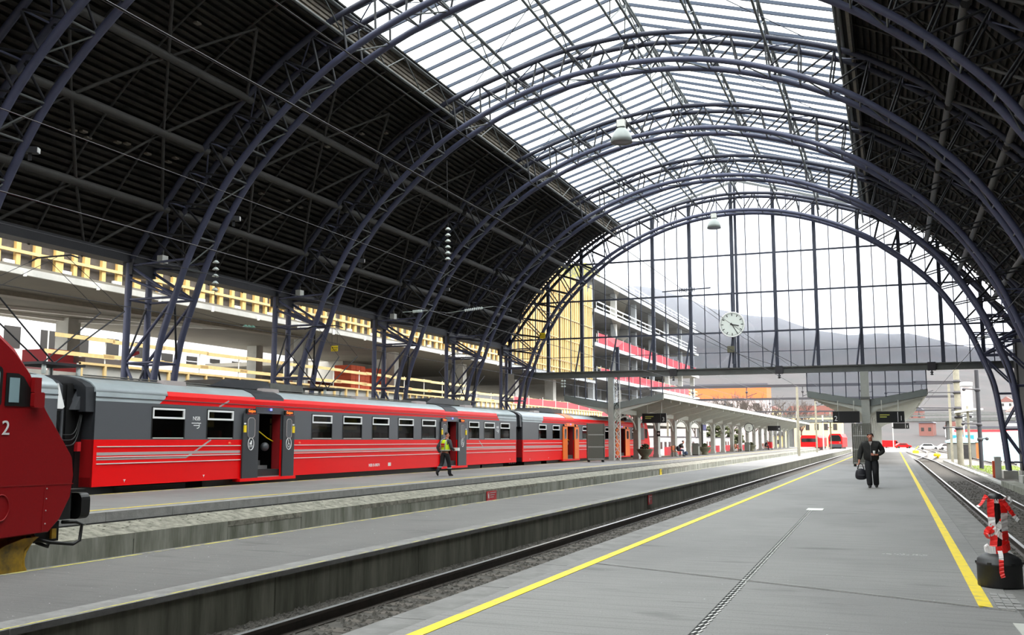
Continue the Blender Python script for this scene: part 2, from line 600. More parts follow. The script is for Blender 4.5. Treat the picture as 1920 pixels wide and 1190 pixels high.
track('yard track branching away behind the cable posts', [(3.07, 118), (5.0, 150), (6.2, 190), (7, 420)], 0)
track('yard track running past the small shed', [(9.5, 100), (9.7, 160), (8.5, 240), (6, 420)], 0)
track('yard track closest to the parked vans', [(13.5, 120), (13.5, 200), (12, 420)], 0)
# trench beds + loose ballast
MB().box(-7.6, -4.2, -14, YEND, -0.82, -0.719).build('track_bed', 'ballast', kind='structure')
MB().box(1.47, 6.0, 10.35, 110, -0.82, -0.719).build('track_bed', 'ballast', kind='structure')
bs = MB()
def stones(x0, x1, y0, y1, n, z):
    for i in range(n):
        yy = y0 + (y1 - y0) * random.random() ** 1.8
        x = random.uniform(x0, x1)
        r = random.uniform(.018, .045)
        a, b_, c = random.uniform(.7, 1.3), random.uniform(.7, 1.3), random.uniform(.5, .9)
        k = len(bs.v)
        th = random.uniform(0, pi)
        for dx, dy, dz in ((1, 0, 0), (0, 1, 0), (-1, 0, 0), (0, -1, 0), (0.2, 0.1, 1), (0, 0, -1)):
            bs.v.append((x + r * a * (dx * cos(th) - dy * sin(th)), yy + r * b_ * (dx * sin(th) + dy * cos(th)), z + r * c * (dz + .3)))
        for q in ((0, 1, 4), (1, 2, 4), (2, 3, 4), (3, 0, 4)):
            bs.face([k + w for w in q])
stones(-7.58, -6.8, 8, 60, 5000, -.722)
stones(-6.7, -4.25, 6, 60, 9000, -.722)
stones(1.5, 2.3, 10.6, 60, 4000, -.722)
stones(2.35, 5.4, 11, 60, 7000, -.722)
tag(bs.build('ballast_stones', 'ballast'), 'loose grey-brown ballast stones in the track trenches', 'ballast', kind='stuff')
# ================================================================ ARCHES
def dens(pts, n=6):
    return [(p.x, p.y) for p in catmull([(a, b, 0) for a, b in pts], n)]
LOW = [(16.15, -.5), (15.95, 2.0), (15.62, 4.8), (15.05, 6.6), (14.25, 8.6), (12.95, 10.8), (11.6, 12.35), (10.0, 13.75), (8.2, 15.0), (5.6, 16.2), (2.9, 16.95), (0, 17.2)]
UPP = [(17.15, 8.2), (15.75, 10.15), (14.05, 12.2), (12.15, 14.05), (10.3, 15.45), (8.35, 16.55), (5.5, 17.5), (2.8, 18.15), (0, 18.38)]
def full(half):
    return [(-d, z) for d, z in half] + [(d, z) for d, z in reversed(half[:-1])]
low = dens(full(LOW), 6)
upp = dens(full(UPP), 6)
def interp(poly, d):
    for (a, b), (c, e) in zip(poly[:-1], poly[1:]):
        if a <= d <= c and c > a:
            return b + (e - b) * (d - a) / (c - a)
    return None
def at_len(poly, fr):
    L = [0]
    for p, q in zip(poly[:-1], poly[1:]):
        L.append(L[-1] + math.dist(p, q))
    t = fr * L[-1]
    for i in range(len(poly) - 1):
        if L[i + 1] >= t:
            f = (t - L[i]) / max(1e-9, L[i + 1] - L[i])
            return (poly[i][0] + f * (poly[i + 1][0] - poly[i][0]), poly[i][1] + f * (poly[i + 1][1] - poly[i][1]))
    return poly[-1]
HW = 0.55
def make_arch():
    A = thing('arch_truss', 'blue steel arch truss', 'arch truss', (XC, 0, 0), group='blue steel roof arches')
    for s in (-1, 1):
        MB().sweep([(d, s * HW, z) for d, z in low], 0.125, 8).build('lower_chord', 'blue_steel', A)
        MB().sweep([(d, s * HW, z) for d, z in upp], 0.115, 8).build('upper_chord', 'shaded_steel', A)
        for q in (-1, 1):
            tube('post', (q * 17.15, s * HW, -.5), (q * 17.15, s * HW, 8.25), 0.13, 'blue_steel', A)
    # web between the chords
    N = 30
    upn = [at_len(upp, i / N) for i in range(N + 1)]
    lown = []
    # lower nodes: part of lower chord facing the upper chord
    L0 = [p for p in low if p[1] >= 7.2]
    for i in range(N):
        lown.append(at_len(L0, (i + .5) / N))
    for s in (-1, 1):
        for i in range(N):
            a, b, c = upn[i], lown[i], upn[i + 1]
            tube('web_brace', (a[0], s * HW, a[1]), (b[0], s * HW, b[1]), 0.042, 'dark_steel', A, 6)
            tube('web_brace', (b[0], s * HW, b[1]), (c[0], s * HW, c[1]), 0.042, 'dark_steel', A, 6)
    # ladders between the two planes
    for i in range(N):
        b = lown[i]
        tube('cross_tie', (b[0], -HW, b[1]), (b[0], HW, b[1]), 0.035, 'lattice_steel', A, 6)
        if i % 2 == 0 and i + 1 < N:
            c = lown[i + 1]
            tube('cross_tie', (b[0], -HW, b[1]), (c[0], HW, c[1]), 0.03, 'lattice_steel', A, 6)
        a = upn[i]
        tube('cross_tie', (a[0], -HW, a[1]), (a[0], HW, a[1]), 0.035, 'blue_steel', A, 6)
        if i % 2:
            c = upn[i + 1]
            tube('cross_tie', (a[0], HW, a[1]), (c[0], -HW, c[1]), 0.03, 'blue_steel', A, 6)
    # legs
    for q in (-1, 1):
        zs = [0.2, 2.2, 4.4, 6.8, 8.2]
        def lx(z):
            for (a, b), (c, e) in zip(low[:-1], low[1:]):
                if b <= z <= e:
                    return -(a + (c - a) * (z - b) / (e - b))
            return 15
        for s in (-1, 1):
            for i, z in enumerate(zs):
                if i < 4:
                    tube('leg_tie', (q * 17.15, s * HW, z), (q * lx(z), s * HW, z), 0.05, 'blue_steel', A, 6)
                    z2 = zs[i + 1] - (0.6 if i == 3 else 0)
                    if i % 2 == 0:
                        tube('leg_brace', (q * 17.15, s * HW, z), (q * lx(z2), s * HW, z2), 0.06, 'blue_steel', A, 6)
                    else:
                        tube('leg_brace', (q * lx(z), s * HW, z), (q * 17.15, s * HW, z2), 0.06, 'blue_steel', A, 6)
            tube('leg_brace', (q * 17.15, s * HW, 8.1), (q * lx(6.8), s * HW, 6.8), 0.06, 'blue_steel', A, 6)
            tube('leg_brace', (q * 17.15, s * HW, 8.1), (q * lx(8.2), s * HW, 8.2), 0.05, 'blue_steel', A, 6)
        for z in zs[:4]:
            tube('leg_tie', (q * 17.15, -HW, z), (q * 17.15, HW, z), 0.045, 'blue_steel', A, 6)
            tube('leg_tie', (q * lx(z), -HW, z), (q * lx(z), HW, z), 0.045, 'blue_steel', A, 6)
        for i in range(3):
            tube('leg_brace', (q * 17.15, -HW, zs[i]), (q * 17.15, HW, zs[i + 1]), 0.04, 'dark_steel', A, 6)
            tube('leg_brace', (q * lx(zs[i]), HW, zs[i]), (q * lx(zs[i + 1]), -HW, zs[i + 1]), 0.04, 'dark_steel', A, 6)
        # concrete footings
        for d0 in (15.75, 16.75):
            blk('footing', q * d0, q * (d0 + .8), -HW - .35, HW + .35, -1.2, -.3, 'concrete_pale', A)
    # gusset plates at the eaves
    for q in (-1, 1):
        MB().box(q * 17.15 - .22, q * 17.15 + .22, -HW - .1, HW + .1, 7.75, 8.35).build('gusset', 'dark_steel', A)
    return A
ARCHY = [YG - 9.55 * i for i in range(9)]      # 68 ... -8.4
names = ['at the glazed end wall', 'second from the glazed end wall', 'third from the glazed end wall', 'fourth from the glazed end wall',
         'fifth from the glazed end wall', 'sixth from the glazed end wall, passing over the locomotive', 'seventh from the glazed end wall']
arch0 = make_arch()
arch0.location.y = ARCHY[0]
arch0['label'] = 'blue steel arch truss ' + names[0]
for i in range(1, 7):
    a = copy_tree(arch0)
    a.location.y = ARCHY[i]
    a['label'] = 'blue steel arch truss ' + names[i]
# ================================================================ ROOF
Y0R, Y1R = -13.0, YG + 1.2
SKY_D, SKY_Z, RIDGE_Z = 8.42, 17.22, 19.75
roofc = dens([(17.75, 8.25), (16.25, 10.55), (14.5, 12.7), (12.55, 14.6), (10.6, 16.0), (8.75, 16.95)], 10)
ceil = struct('ceiling')
for q in (-1, 1):
    pts = roofc
    b = MB()
    n = len(pts)
    for yy in (Y0R, Y1R):
        for d, z in pts:
            b.v.append((XC + q * (d + .10), yy, z + .12))
    for i in range(n - 1):
        b.face((i, i + 1, n + i + 1, n + i))
    b.build('roof_deck', 'roof_dark', ceil)
    # boards: long planks under the deck with open gaps
    tot = 0
    NB = 50
    for k in range(NB):
        a = at_len(pts, (k + .08) / NB)
        c = at_len(pts, (k + .55) / NB)
        b = MB()
        nx, nz = (a[1] - c[1]), (c[0] - a[0])
        l = sqrt(nx * nx + nz * nz)
        nx, nz = abs(nx) / l * .07, abs(nz) / l * .07
        P = [(XC + q * a[0], a[1]), (XC + q * c[0], c[1]), (XC + q * (c[0] + nx), c[1] + nz), (XC + q * (a[0] + nx), a[1] + nz)]
        b.prism(P, Y0R, Y1R).build('board', 'board', ceil)
    # eave beam
    blk('eave_beam', XC + q * 17.05, XC + q * 17.75, Y0R, Y1R, 8.2, 8.6, 'dark_steel', ceil)
    blk('eave_gutter', XC + q * 17.75, XC + q * 18.05, Y0R, Y1R, 8.3, 8.5, 'dark_steel', ceil)
    # rafters
    y = ARCHY[7]
    while y < YG + .5:
        if True:
            MB().sweep([(XC + q * (d - .06), y, z - .08) for d, z in pts[::3] + [pts[-1]]], 0.045, 5).build('rafter', 'strut_steel', ceil)
        y += 9.55 / 4
    # purlins and zigzag struts
    PN = [(17.3, 8.5), (15.75, 10.35), (14.0, 12.45), (12.1, 14.2), (10.2, 15.7)]
    for i in range(7):
        ya, yb = ARCHY[i + 1] + HW, ARCHY[i] - HW
        for k, (d, z) in enumerate(PN):
            if 1 <= k <= 3:
                tube('purlin', (XC + q * d, ya - .3, z - .15), (XC + q * d, yb + .3, z - .15), 0.15, 'grey_steel', ceil)
            if k < 4:
                d2, z2 = PN[k + 1]
                nodes = [0, .25, .5, .75, 1]
                third = (yb - ya) / 4
                side = k % 2
                for s in range(2):
                    y1 = ya + (s * 2 + side) * third
                    # V from (k) up to (k+1)
                    if side == 0:
                        base = ya + third * (1 + 2 * s)
                        tube('strut', (XC + q * d, base, z - .15), (XC + q * d2, base - third, z2 - .12), 0.05, 'strut_steel', ceil, 6)
                        tube('strut', (XC + q * d, base, z - .15), (XC + q * d2, base + third, z2 - .12), 0.06, 'strut_steel', ceil, 6)
                    else:
                        base = ya + third * (2 * s)
                        tube('strut', (XC + q * d2, base + third, z2 - .12), (XC + q * d, base, z - .15), 0.05, 'strut_steel', ceil, 6)
                        tube('strut', (XC + q * d2, base + third, z2 - .12), (XC + q * d, base + 2 * third, z - .15), 0.06, 'strut_steel', ceil, 6)
    # ribbed upstand under the skylight edge
    for k in range(5):
        z0 = 16.35 + k * .17
        blk('rib_board', XC + q * (8.72 - .02 * k), XC + q * (8.80 - .02 * k), Y0R, Y1R, z0, z0 + .11, 'ribbed', ceil)
    blk('flashing', XC + q * 8.28, XC + q * 8.95, Y0R, Y1R, 17.13, 17.19, 'roof_dark', ceil)
    blk('upstand', XC + q * 8.82, XC + q * 8.88, Y0R, Y1R, 16.3, 17.25, 'roof_dark', ceil)
# fallen daylight patches on the boards, imitated by small pale square tiles
for (d, y) in [(15.3, 24.2), (15.25, 24.6), (15.35, 24.9), (15.2, 26.1), (15.15, 26.5), (15.2, 27.6), (15.05, 28.9), (15.2, 28.7), (11.5, 25.5), (15.1, 34.4), (15.0, 36.2), (15.05, 37.3), (12.9, 36.0), (11.9, 37.2), (11.4, 38.5)]:
    z = interp(sorted([(p, r) for p, r in roofc]), d)
    blk('daylight_patch', XC - d - .05, XC - d + .12, y, y + .22, z - .10, z - .04, 'ribbed', ceil)
# ================================================================ SKYLIGHT
sky = struct('skylight')
NP = 78
pitch = (Y1R - Y0R) / NP
for q in (-1, 1):
    ex, ez, rx, rz = XC + q * SKY_D, SKY_Z, XC, RIDGE_Z
    pm = MB()
    pm.hexa([(ex, 0, ez), (rx, 0, rz), (rx, pitch, rz), (ex, pitch, ez), (ex, 0, ez + .012), (rx, 0, rz + .012), (rx, pitch, rz + .012), (ex, pitch, ez + .012)])
    pmesh = pm.mesh('pane', 'glass_sky')
    bm_ = MB().bar((ex, 0, ez - .05), (rx, 0, rz - .05), 0.075, 0.13).mesh('glazing_bar', 'bar_steel')
    for i in range(NP):
        y = Y0R + i * pitch
        o = bpy.data.objects.new('pane', pmesh); o.location.y = y; link(o, sky)
        o = bpy.data.objects.new('glazing_bar', bm_); o.location.y = y; link(o, sky)
    for k, fr in enumerate((0.0, .34, .67)):
        x = ex + (rx - ex) * fr; z = ez + (rz - ez) * fr
        tube('skylight_purlin', (x, Y0R, z - .16), (x, Y1R, z - .16), 0.075, 'lattice_steel', sky)
    for i in range(8):
        ya = ARCHY[i]
        tube('sag_rod', (XC + q * 7.0, ya - .5, 17.3), (XC + q * 2.6, ya - 4.8, 18.75), 0.02, 'mullion', sky, 5)
        tube('sag_rod', (XC + q * 7.0, ya - 9, 17.3), (XC + q * 2.6, ya - 4.8, 18.75), 0.02, 'mullion', sky, 5)
tube('ridge_tube', (XC, Y0R, RIDGE_Z - .14), (XC, Y1R, RIDGE_Z - .14), 0.09, 'lattice_steel', sky)
def girder(d, zt, zb, label, m, split=0.0, per=8):
    t = thing('lattice_girder', label, 'girder', (XC + d, 0, 0), group='lattice girders under the skylight')
    tube('girder_chord', (0, Y0R, zt), (0, Y1R, zt), 0.05, m, t)
    for s in ((-1, 1) if split else (0,)):
        tube('girder_chord', (s * split, Y0R, zb), (s * split, Y1R, zb), 0.055, m, t)
    for i in range(7):
        ya, yb = ARCHY[i + 1], ARCHY[i]
        st = (yb - ya) / per
        for k in range(per):
            s = (1 if k % 2 else -1) * split
            a = (0, ya + k * st, zt) if k % 2 else (s, ya + k * st, zb)
            b = (s, ya + (k + 1) * st, zb) if k % 2 else (0, ya + (k + 1) * st, zt)
            tube('girder_web', a, b, 0.028, m, t, 5)
            if split:
                a2 = (-a[0], a[1], a[2]); b2 = (-b[0], b[1], b[2])
                tube('girder_web', a2, b2, 0.028, m, t, 5)
    return t
girder(0.0, 19.5, 18.4, 'pale lattice girder under the glass ridge', 'lattice_steel', 0.35)
girder(-2.8, 18.75, 18.1, 'lattice girder just left of the glass ridge', 'lattice_steel')
girder(2.8, 18.75, 18.1, 'lattice girder just right of the glass ridge', 'lattice_steel')
girder(-5.55, 17.9, 17.2, 'lattice girder halfway down the left skylight slope', 'lattice_steel')
girder(5.55, 17.9, 17.2, 'lattice girder halfway down the right skylight slope', 'lattice_steel')
girder(-8.35, 17.05, 16.05, 'lattice girder along the left edge of the skylight', 'lattice_steel', 0, 6)
girder(8.35, 17.05, 16.05, 'lattice girder along the right edge of the skylight', 'lattice_steel', 0, 6)
# ================================================================ GLAZED END WALL
YW = YG + 0.95
win = struct('window_1')
def top_z(x):
    d = abs(x - XC)
    if d < SKY_D:
        return SKY_Z + (RIDGE_Z - SKY_Z) * (1 - d / SKY_D) - .15
    z = interp(sorted(roofc), d)
    return z if z else 8.2
mx = [-26.6, -23.55, -20.95, -18.3, -15.62, -12.95, -9.98, -7.12, -4.44, -1.66, 0.86, 3.23, 5.6, 7.4]
ZBEAM0, ZBEAM1 = 6.02, 6.46
rows = [ZBEAM1, 8.94, 11.66, 14.38, 21.0]
vx = []
for i in range(len(mx) - 1):
    a, b = mx[i], mx[i + 1]
    vx += [(a, True), (a + (b - a) / 3, False), (a + 2 * (b - a) / 3, False)]
vx.append((mx[-1], True))
for (x, main) in vx:
    zt = top_z(x)
    if zt < ZBEAM1 + .3:
        continue
    w = .115 if main else .03
    blk('main_mullion' if main else 'mullion', x - w, x + w, YW - (.12 if main else .03), YW + (.12 if main else .05), ZBEAM1, zt, 'mullion', win)
    if main and abs(x + 9.98) < .1:
        blk('main_mullion', x + .2, x + .36, YW - .12, YW + .12, ZBEAM1, zt, 'mullion', win)
for z in rows[1:-1]:
    xs = [x for x in [v * .05 for v in range(-540, 160)] if top_z(x) > z]
    blk('transom', min(xs), max(xs), YW - .05, YW + .07, z - .055, z + .055, 'mullion', win)
xs = [v * .05 for v in range(-540, 160) if top_z(v * .05) > 7.6]
blk('transom', min(xs), max(xs), YW - .02, YW + .03, 7.53, 7.57, 'mullion', win)
for i in range(len(vx) - 1):
    x0, x1 = vx[i][0] + .02, vx[i + 1][0] - .02
    for z0, z1 in zip(rows[:-1], rows[1:]):
        t0, t1 = min(z1, top_z(x0)), min(z1, top_z(x1))
        if t0 <= z0 + .1 and t1 <= z0 + .1:
            continue
        t0, t1 = max(t0, z0 + .02), max(t1, z0 + .02)
        b = MB().hexa([(x0, YW, z0), (x1, YW, z0), (x1, YW + .012, z0), (x0, YW + .012, z0), (x0, YW, t0), (x1, YW, t1), (x1, YW + .012, t1), (x0, YW + .012, t0)])
        b.build('pane', 'glass', win)
blk('end_beam', XC - 16.6, XC + 16.9, YW - .22, YW + .22, ZBEAM0, ZBEAM1, 'beam_grey', win)
blk('end_beam_flange', XC - 16.6, XC + 16.9, YW - .32, YW + .3, ZBEAM1 - .05, ZBEAM1 + .02, 'beam_grey', win)
# raking props at mullion feet
for x in (-20.95, -18.3, -15.62, -12.95, -9.98, -7.12, -4.44, -1.66):
    MB().bar((x - .35, YW - .5, ZBEAM1), (x - .02, YW - .15, 8.9), .07, .10).build('prop', 'mullion', win)
# edge rib of the skylight gable
for q in (-1, 1):
    MB().bar((XC + q * SKY_D, YW + .1, SKY_Z - .05), (XC, YW + .1, RIDGE_Z - .05), .16, .14).build('gable_rib', 'lattice_steel', win)
# panes that hang from the beam down to the two platform roofs
def canopy_top(x, xc, half):
    return 4.12 + .62 * abs(x - xc) / half
for xc, half in ((-1.55, 3.7), (-18.7, 3.65)):
    k = 9
    for i in range(k):
        x0 = xc - half + 2 * half * i / k
        x1 = xc - half + 2 * half * (i + 1) / k
        blk('mullion', x0 - .03, x0 + .03, YW - .03, YW + .04, canopy_top(x0, xc, half), ZBEAM0, 'mullion', win)
        MB().hexa([(x0 + .03, YW, canopy_top(x0, xc, half)), (x1 - .03, YW, canopy_top(x1, xc, half)), (x1 - .03, YW + .012, canopy_top(x1, xc, half)), (x0 + .03, YW + .012, canopy_top(x0, xc, half)), (x0 + .03, YW, ZBEAM0), (x1 - .03, YW, ZBEAM0), (x1 - .03, YW + .012, ZBEAM0), (x0 + .03, YW + .012, ZBEAM0)]).build('pane', 'glass', win)
    blk('mullion', xc + half - .03, xc + half + .03, YW - .03, YW + .04, canopy_top(xc + half, xc, half), ZBEAM0, 'mullion', win)
# closed sides: dark wall on the right, station head building behind the photographer
wr = struct('wall_right')
MB().box(7.32, 8.5, -14, YG + 1.2, -0.8, 8.2).build('masonry', 'wall_dark', wr)
for i in range(8):
    y = ARCHY[i]
    blk('pier', 7.22, 7.5, y - .6, y + .6, -.8, 8.3, 'wall_dark', wr)
blk('low_wall', 5.55, 6.3, 13.0, 43.0, -.8, -.05, 'concrete_pale', wr)
blk('low_wall', 4.9, 5.5, 44.0, 55.0, -.8, -.45, 'concrete', wr)
wb = MB()
bp_ = [(XC - 17.7, -.8), (XC + 17.7, -.8), (XC + 17.7, 8.3)] + [(XC + d, z) for d, z in roofc] + [(XC, RIDGE_Z)] + [(XC - d, z) for d, z in reversed(roofc)]
wb.prism([(a, b) for a, b in bp_], -14.0, -13.2, 'y').build('wall_back', 'concrete_grey', kind='structure')
# ================================================================ TRAIN
XS = -20.0         # near side of the coaches
CW = 3.0
ZB0, ZRED, ZGREY, ZCANT = 0.30, 1.56, 2.60, 2.84
def roof_prof(z0=ZCANT):
    half = [(0.0, z0), (-.05, 2.98), (-.20, 3.10), (-.50, 3.22), (-.95, 3.30), (-1.5, 3.33)]
    pts = [p for p in half] + [(-CW - x, z) for x, z in reversed(half[:-1])]
    return [(XS + x, z) for x, z in pts]
def side_band(name, y0, y1, z0, z1, m, parent, holes=(), t=0.06, x=0.0):
    """one skin panel of the near side with rectangular openings cut through it"""
    b = MB()
    ys = sorted(holes, key=lambda h: h[0])
    c = y0
    for (a, e, ha, hb) in ys:
        if a > c:
            b.box(XS - t + x, XS + x, c, a, z0, z1)
        if ha > z0: b.box(XS - t + x, XS + x, a, e, z0, ha)
        if hb < z1: b.box(XS - t + x, XS + x, a, e, hb, z1)
        c = e
    if c < y1:
        b.box(XS - t + x, XS + x, c, y1, z0, z1)
    return b.build(name, m, parent)
def window(T, y0, y1, curtain=False):
    w = MB()
    z0, z1, zh = 1.63, 2.48, 2.17
    b = .055
    x0, x1 = XS - .02, XS + .025
    # slim dark surround, white hopper frame
    for (a, c, p, q) in ((y0 - .03, y0, z0 - .03, z1 + .03), (y1, y1 + .03, z0 - .03, z1 + .03), (y0, y1, z0 - .03, z0), (y0, y1, z1, z1 + .03)):
        w.box(x0, x1 - .012, a, c, p, q)
    f = w.build('window_frame', 'train_black', T)
    h = MB()
    for (a, c, p, q) in ((y0, y0 + b, zh, z1), (y1 - b, y1, zh, z1), (y0 + b, y1 - b, zh, zh + b), (y0 + b, y1 - b, z1 - b, z1)):
        h.box(x0, x1, a, c, p, q)
    h.build('hopper_frame', 'white', f)
    blk('sill', x0, x1 - .005, y0 + .04, y1 - .04, z0 - .035, z0 - .012, 'off_white', f)
    blk('pane', XS - .03, XS - .015, y0, y1, z0, zh, 'glass_train', f)
    blk('pane', XS - .03, XS - .015, y0, y1, zh, z1, 'glass_train', f)
    if curtain:
        k = .3 if curtain == 1 else .8
        blk('curtain', XS - .07, XS - .04, y0 + .04, y0 + k * (y1 - y0), 1.95, 2.45, 'interior_cream', f)
def door(T, ya, yb, yc, yd, leaf, hood, sign=True):
    """leaves ya-yb and yc-yd pushed outward, doorway yb-yc"""
    for i, (a, b) in enumerate(((ya, yb), (yc, yd))):
        L = MB().box(XS + .03, XS + .075, a, b, .30, 2.42).build('door_leaf', leaf, T)
        m = (a + b) / 2; w = (b - a) * .23
        d = MB()
        pr = []
        for k in range(16):
            an = 2 * pi * k / 16
            pr.append((m + w * max(-1, min(1, 1.35 * cos(an))), 1.95 + .33 * max(-1, min(1, 1.12 * sin(an)))))
        d.prism(pr, XS + .07, XS + .081, 'x').build('door_window', 'train_grey' if leaf != 'orange' else 'window_dark', L)
        rim = MB().sweep([(XS + .082, p, q) for p, q in pr], .012, 5, closed=True).build('window_rim', 'stripe_grey', L)
        ey = a + .08 if i == 0 else b - .08
        if leaf != 'orange':
            blk('ticket_box', XS + .075, XS + .11, ey - .07, ey + .05, 1.80, 2.03, 'yellow', L)
            blk('notice', XS + .075, XS + .085, ey - .05, ey + .05, 2.06, 2.11, 'white', L)
            ring = MB()
            ring.sweep([(XS + .08, m + .155 * cos(k * pi / 12), 1.42 + .20 * sin(k * pi / 12)) for k in range(24)], .014, 5, closed=True)
            if i == 0:
                ring.box(XS + .076, XS + .084, m - .07, m + .05, 1.40, 1.47)
                ring.box(XS + .076, XS + .084, m - .01, m + .05, 1.47, 1.53)
                for s in (-.05, .05):
                    ring.sweep([(XS + .08, m + s + .032 * cos(k * pi / 5), 1.345 + .032 * sin(k * pi / 5)) for k in range(10)], .008, 4, closed=True)
            else:
                ring.ball((XS + .08, m - .01, 1.545), .026, sides=8, rings=5, sc=(.3, 1, 1))
                ring.box(XS + .076, XS + .084, m - .022, m + .004, 1.42, 1.52)
                ring.box(XS + .076, XS + .084, m - .022, m + .055, 1.41, 1.435)
                ring.sweep([(XS + .08, m + .01 + .062 * cos(k * pi / 6), 1.365 + .062 * sin(k * pi / 6)) for k in range(12)], .010, 4, closed=True)
            ring.build('pictogram', 'white', L)
        if sign:
            sb = blk('destination_sign', XS + .02, XS + .085, m - .26, m + .26, 2.42, 2.57, 'black', T)
            text('Gatjern', .13, 'led_orange', T, (XS + .088, m, 2.505), FACE_PX, 'sign_lettering', sx=.95)
            blk('sign_trim', XS + .02, XS + .088, m - .24, m + .24, 2.405, 2.42, 'sign_red', T)
    # hood over the doorway that runs up into the roof
    R = roof_prof(2.44)
    b = MB()
    out = [(x + (.02 if i < 6 else 0), z + .022) for i, (x, z) in enumerate(R)][:6]
    inn = R[:6]
    b.prism([(XS + .025, 2.44)] + out + inn[::-1], yb - .12, yc + .12, 'y', smooth=False)
    b.build('door_hood', hood, T)
    blk('door_lamp', XS + .03, XS + .06, (yb + yc) / 2 - .04, (yb + yc) / 2 + .04, 2.55, 2.62, 'led_blue', T)
    # vestibule
    V = MB()
    mr, md, mc, ms = V.mat('interior_red'), V.mat('interior_dark'), V.mat('interior_cream'), V.mat('step_metal')
    V.box(XS - 1.9, XS - .05, yb - .05, yb, .3, 2.5, md)
    V.box(XS - .42, XS - .05, yc, yc + .05, .3, 2.5, mr)
    V.box(XS - .42, XS - .38, yc, yc + .9, .3, 2.5, md)
    V.box(XS - 2.0, XS - .42, yc + .9, yc + .95, .3, 2.5, md)
    V.box(XS - 2.0, XS - 1.95, yb, yc + .9, .3, 2.5, md)
    V.box(XS - 1.05, XS - .62, yc + .82, yc + .89, 1.62, 2.08, mc)
    V.box(XS - 1.05, XS - .62, yc + .82, yc + .89, 2.14, 2.32, mc)
    V.box(XS - 1.9, XS - .05, yb, yc, 2.44, 2.5, md)
    V.box(XS - 1.9, XS - .05, yb, yc, .28, .33, ms)
    for k in range(3):
        V.box(XS - 1.9, XS - .25 - k * .3, yb, yc, .33 + k * .17, .33 + (k + 1) * .17, ms)
    V.build('vestibule', None, T)
    MB().sweep([(XS - .45, yc - .7, 1.85), (XS - .35, yc - .35, 1.62), (XS - .3, yc - .05, 1.5)], .02, 6).build('handrail', 'yellow', T)
    MB().ball((XS - .38, yc - .42, 1.32), .17, sides=10, rings=6, sc=(.8, 1, .9)).build('litter_bag', 'train_grey', T)
    blk('door_sill', XS - .2, XS + .09, ya - .12, yd + .12, .20, .30, 'red', T)
def arrow(T, y, z):
    b = MB()
    b.prism([(y - .05, z + .04), (y + .05, z + .04), (y, z)], XS + .001, XS + .008, 'x')
    b.box(XS + .001, XS + .008, y - .008, y + .008, z - .03, z + .01)
    b.build('jacking_mark', 'white', T)
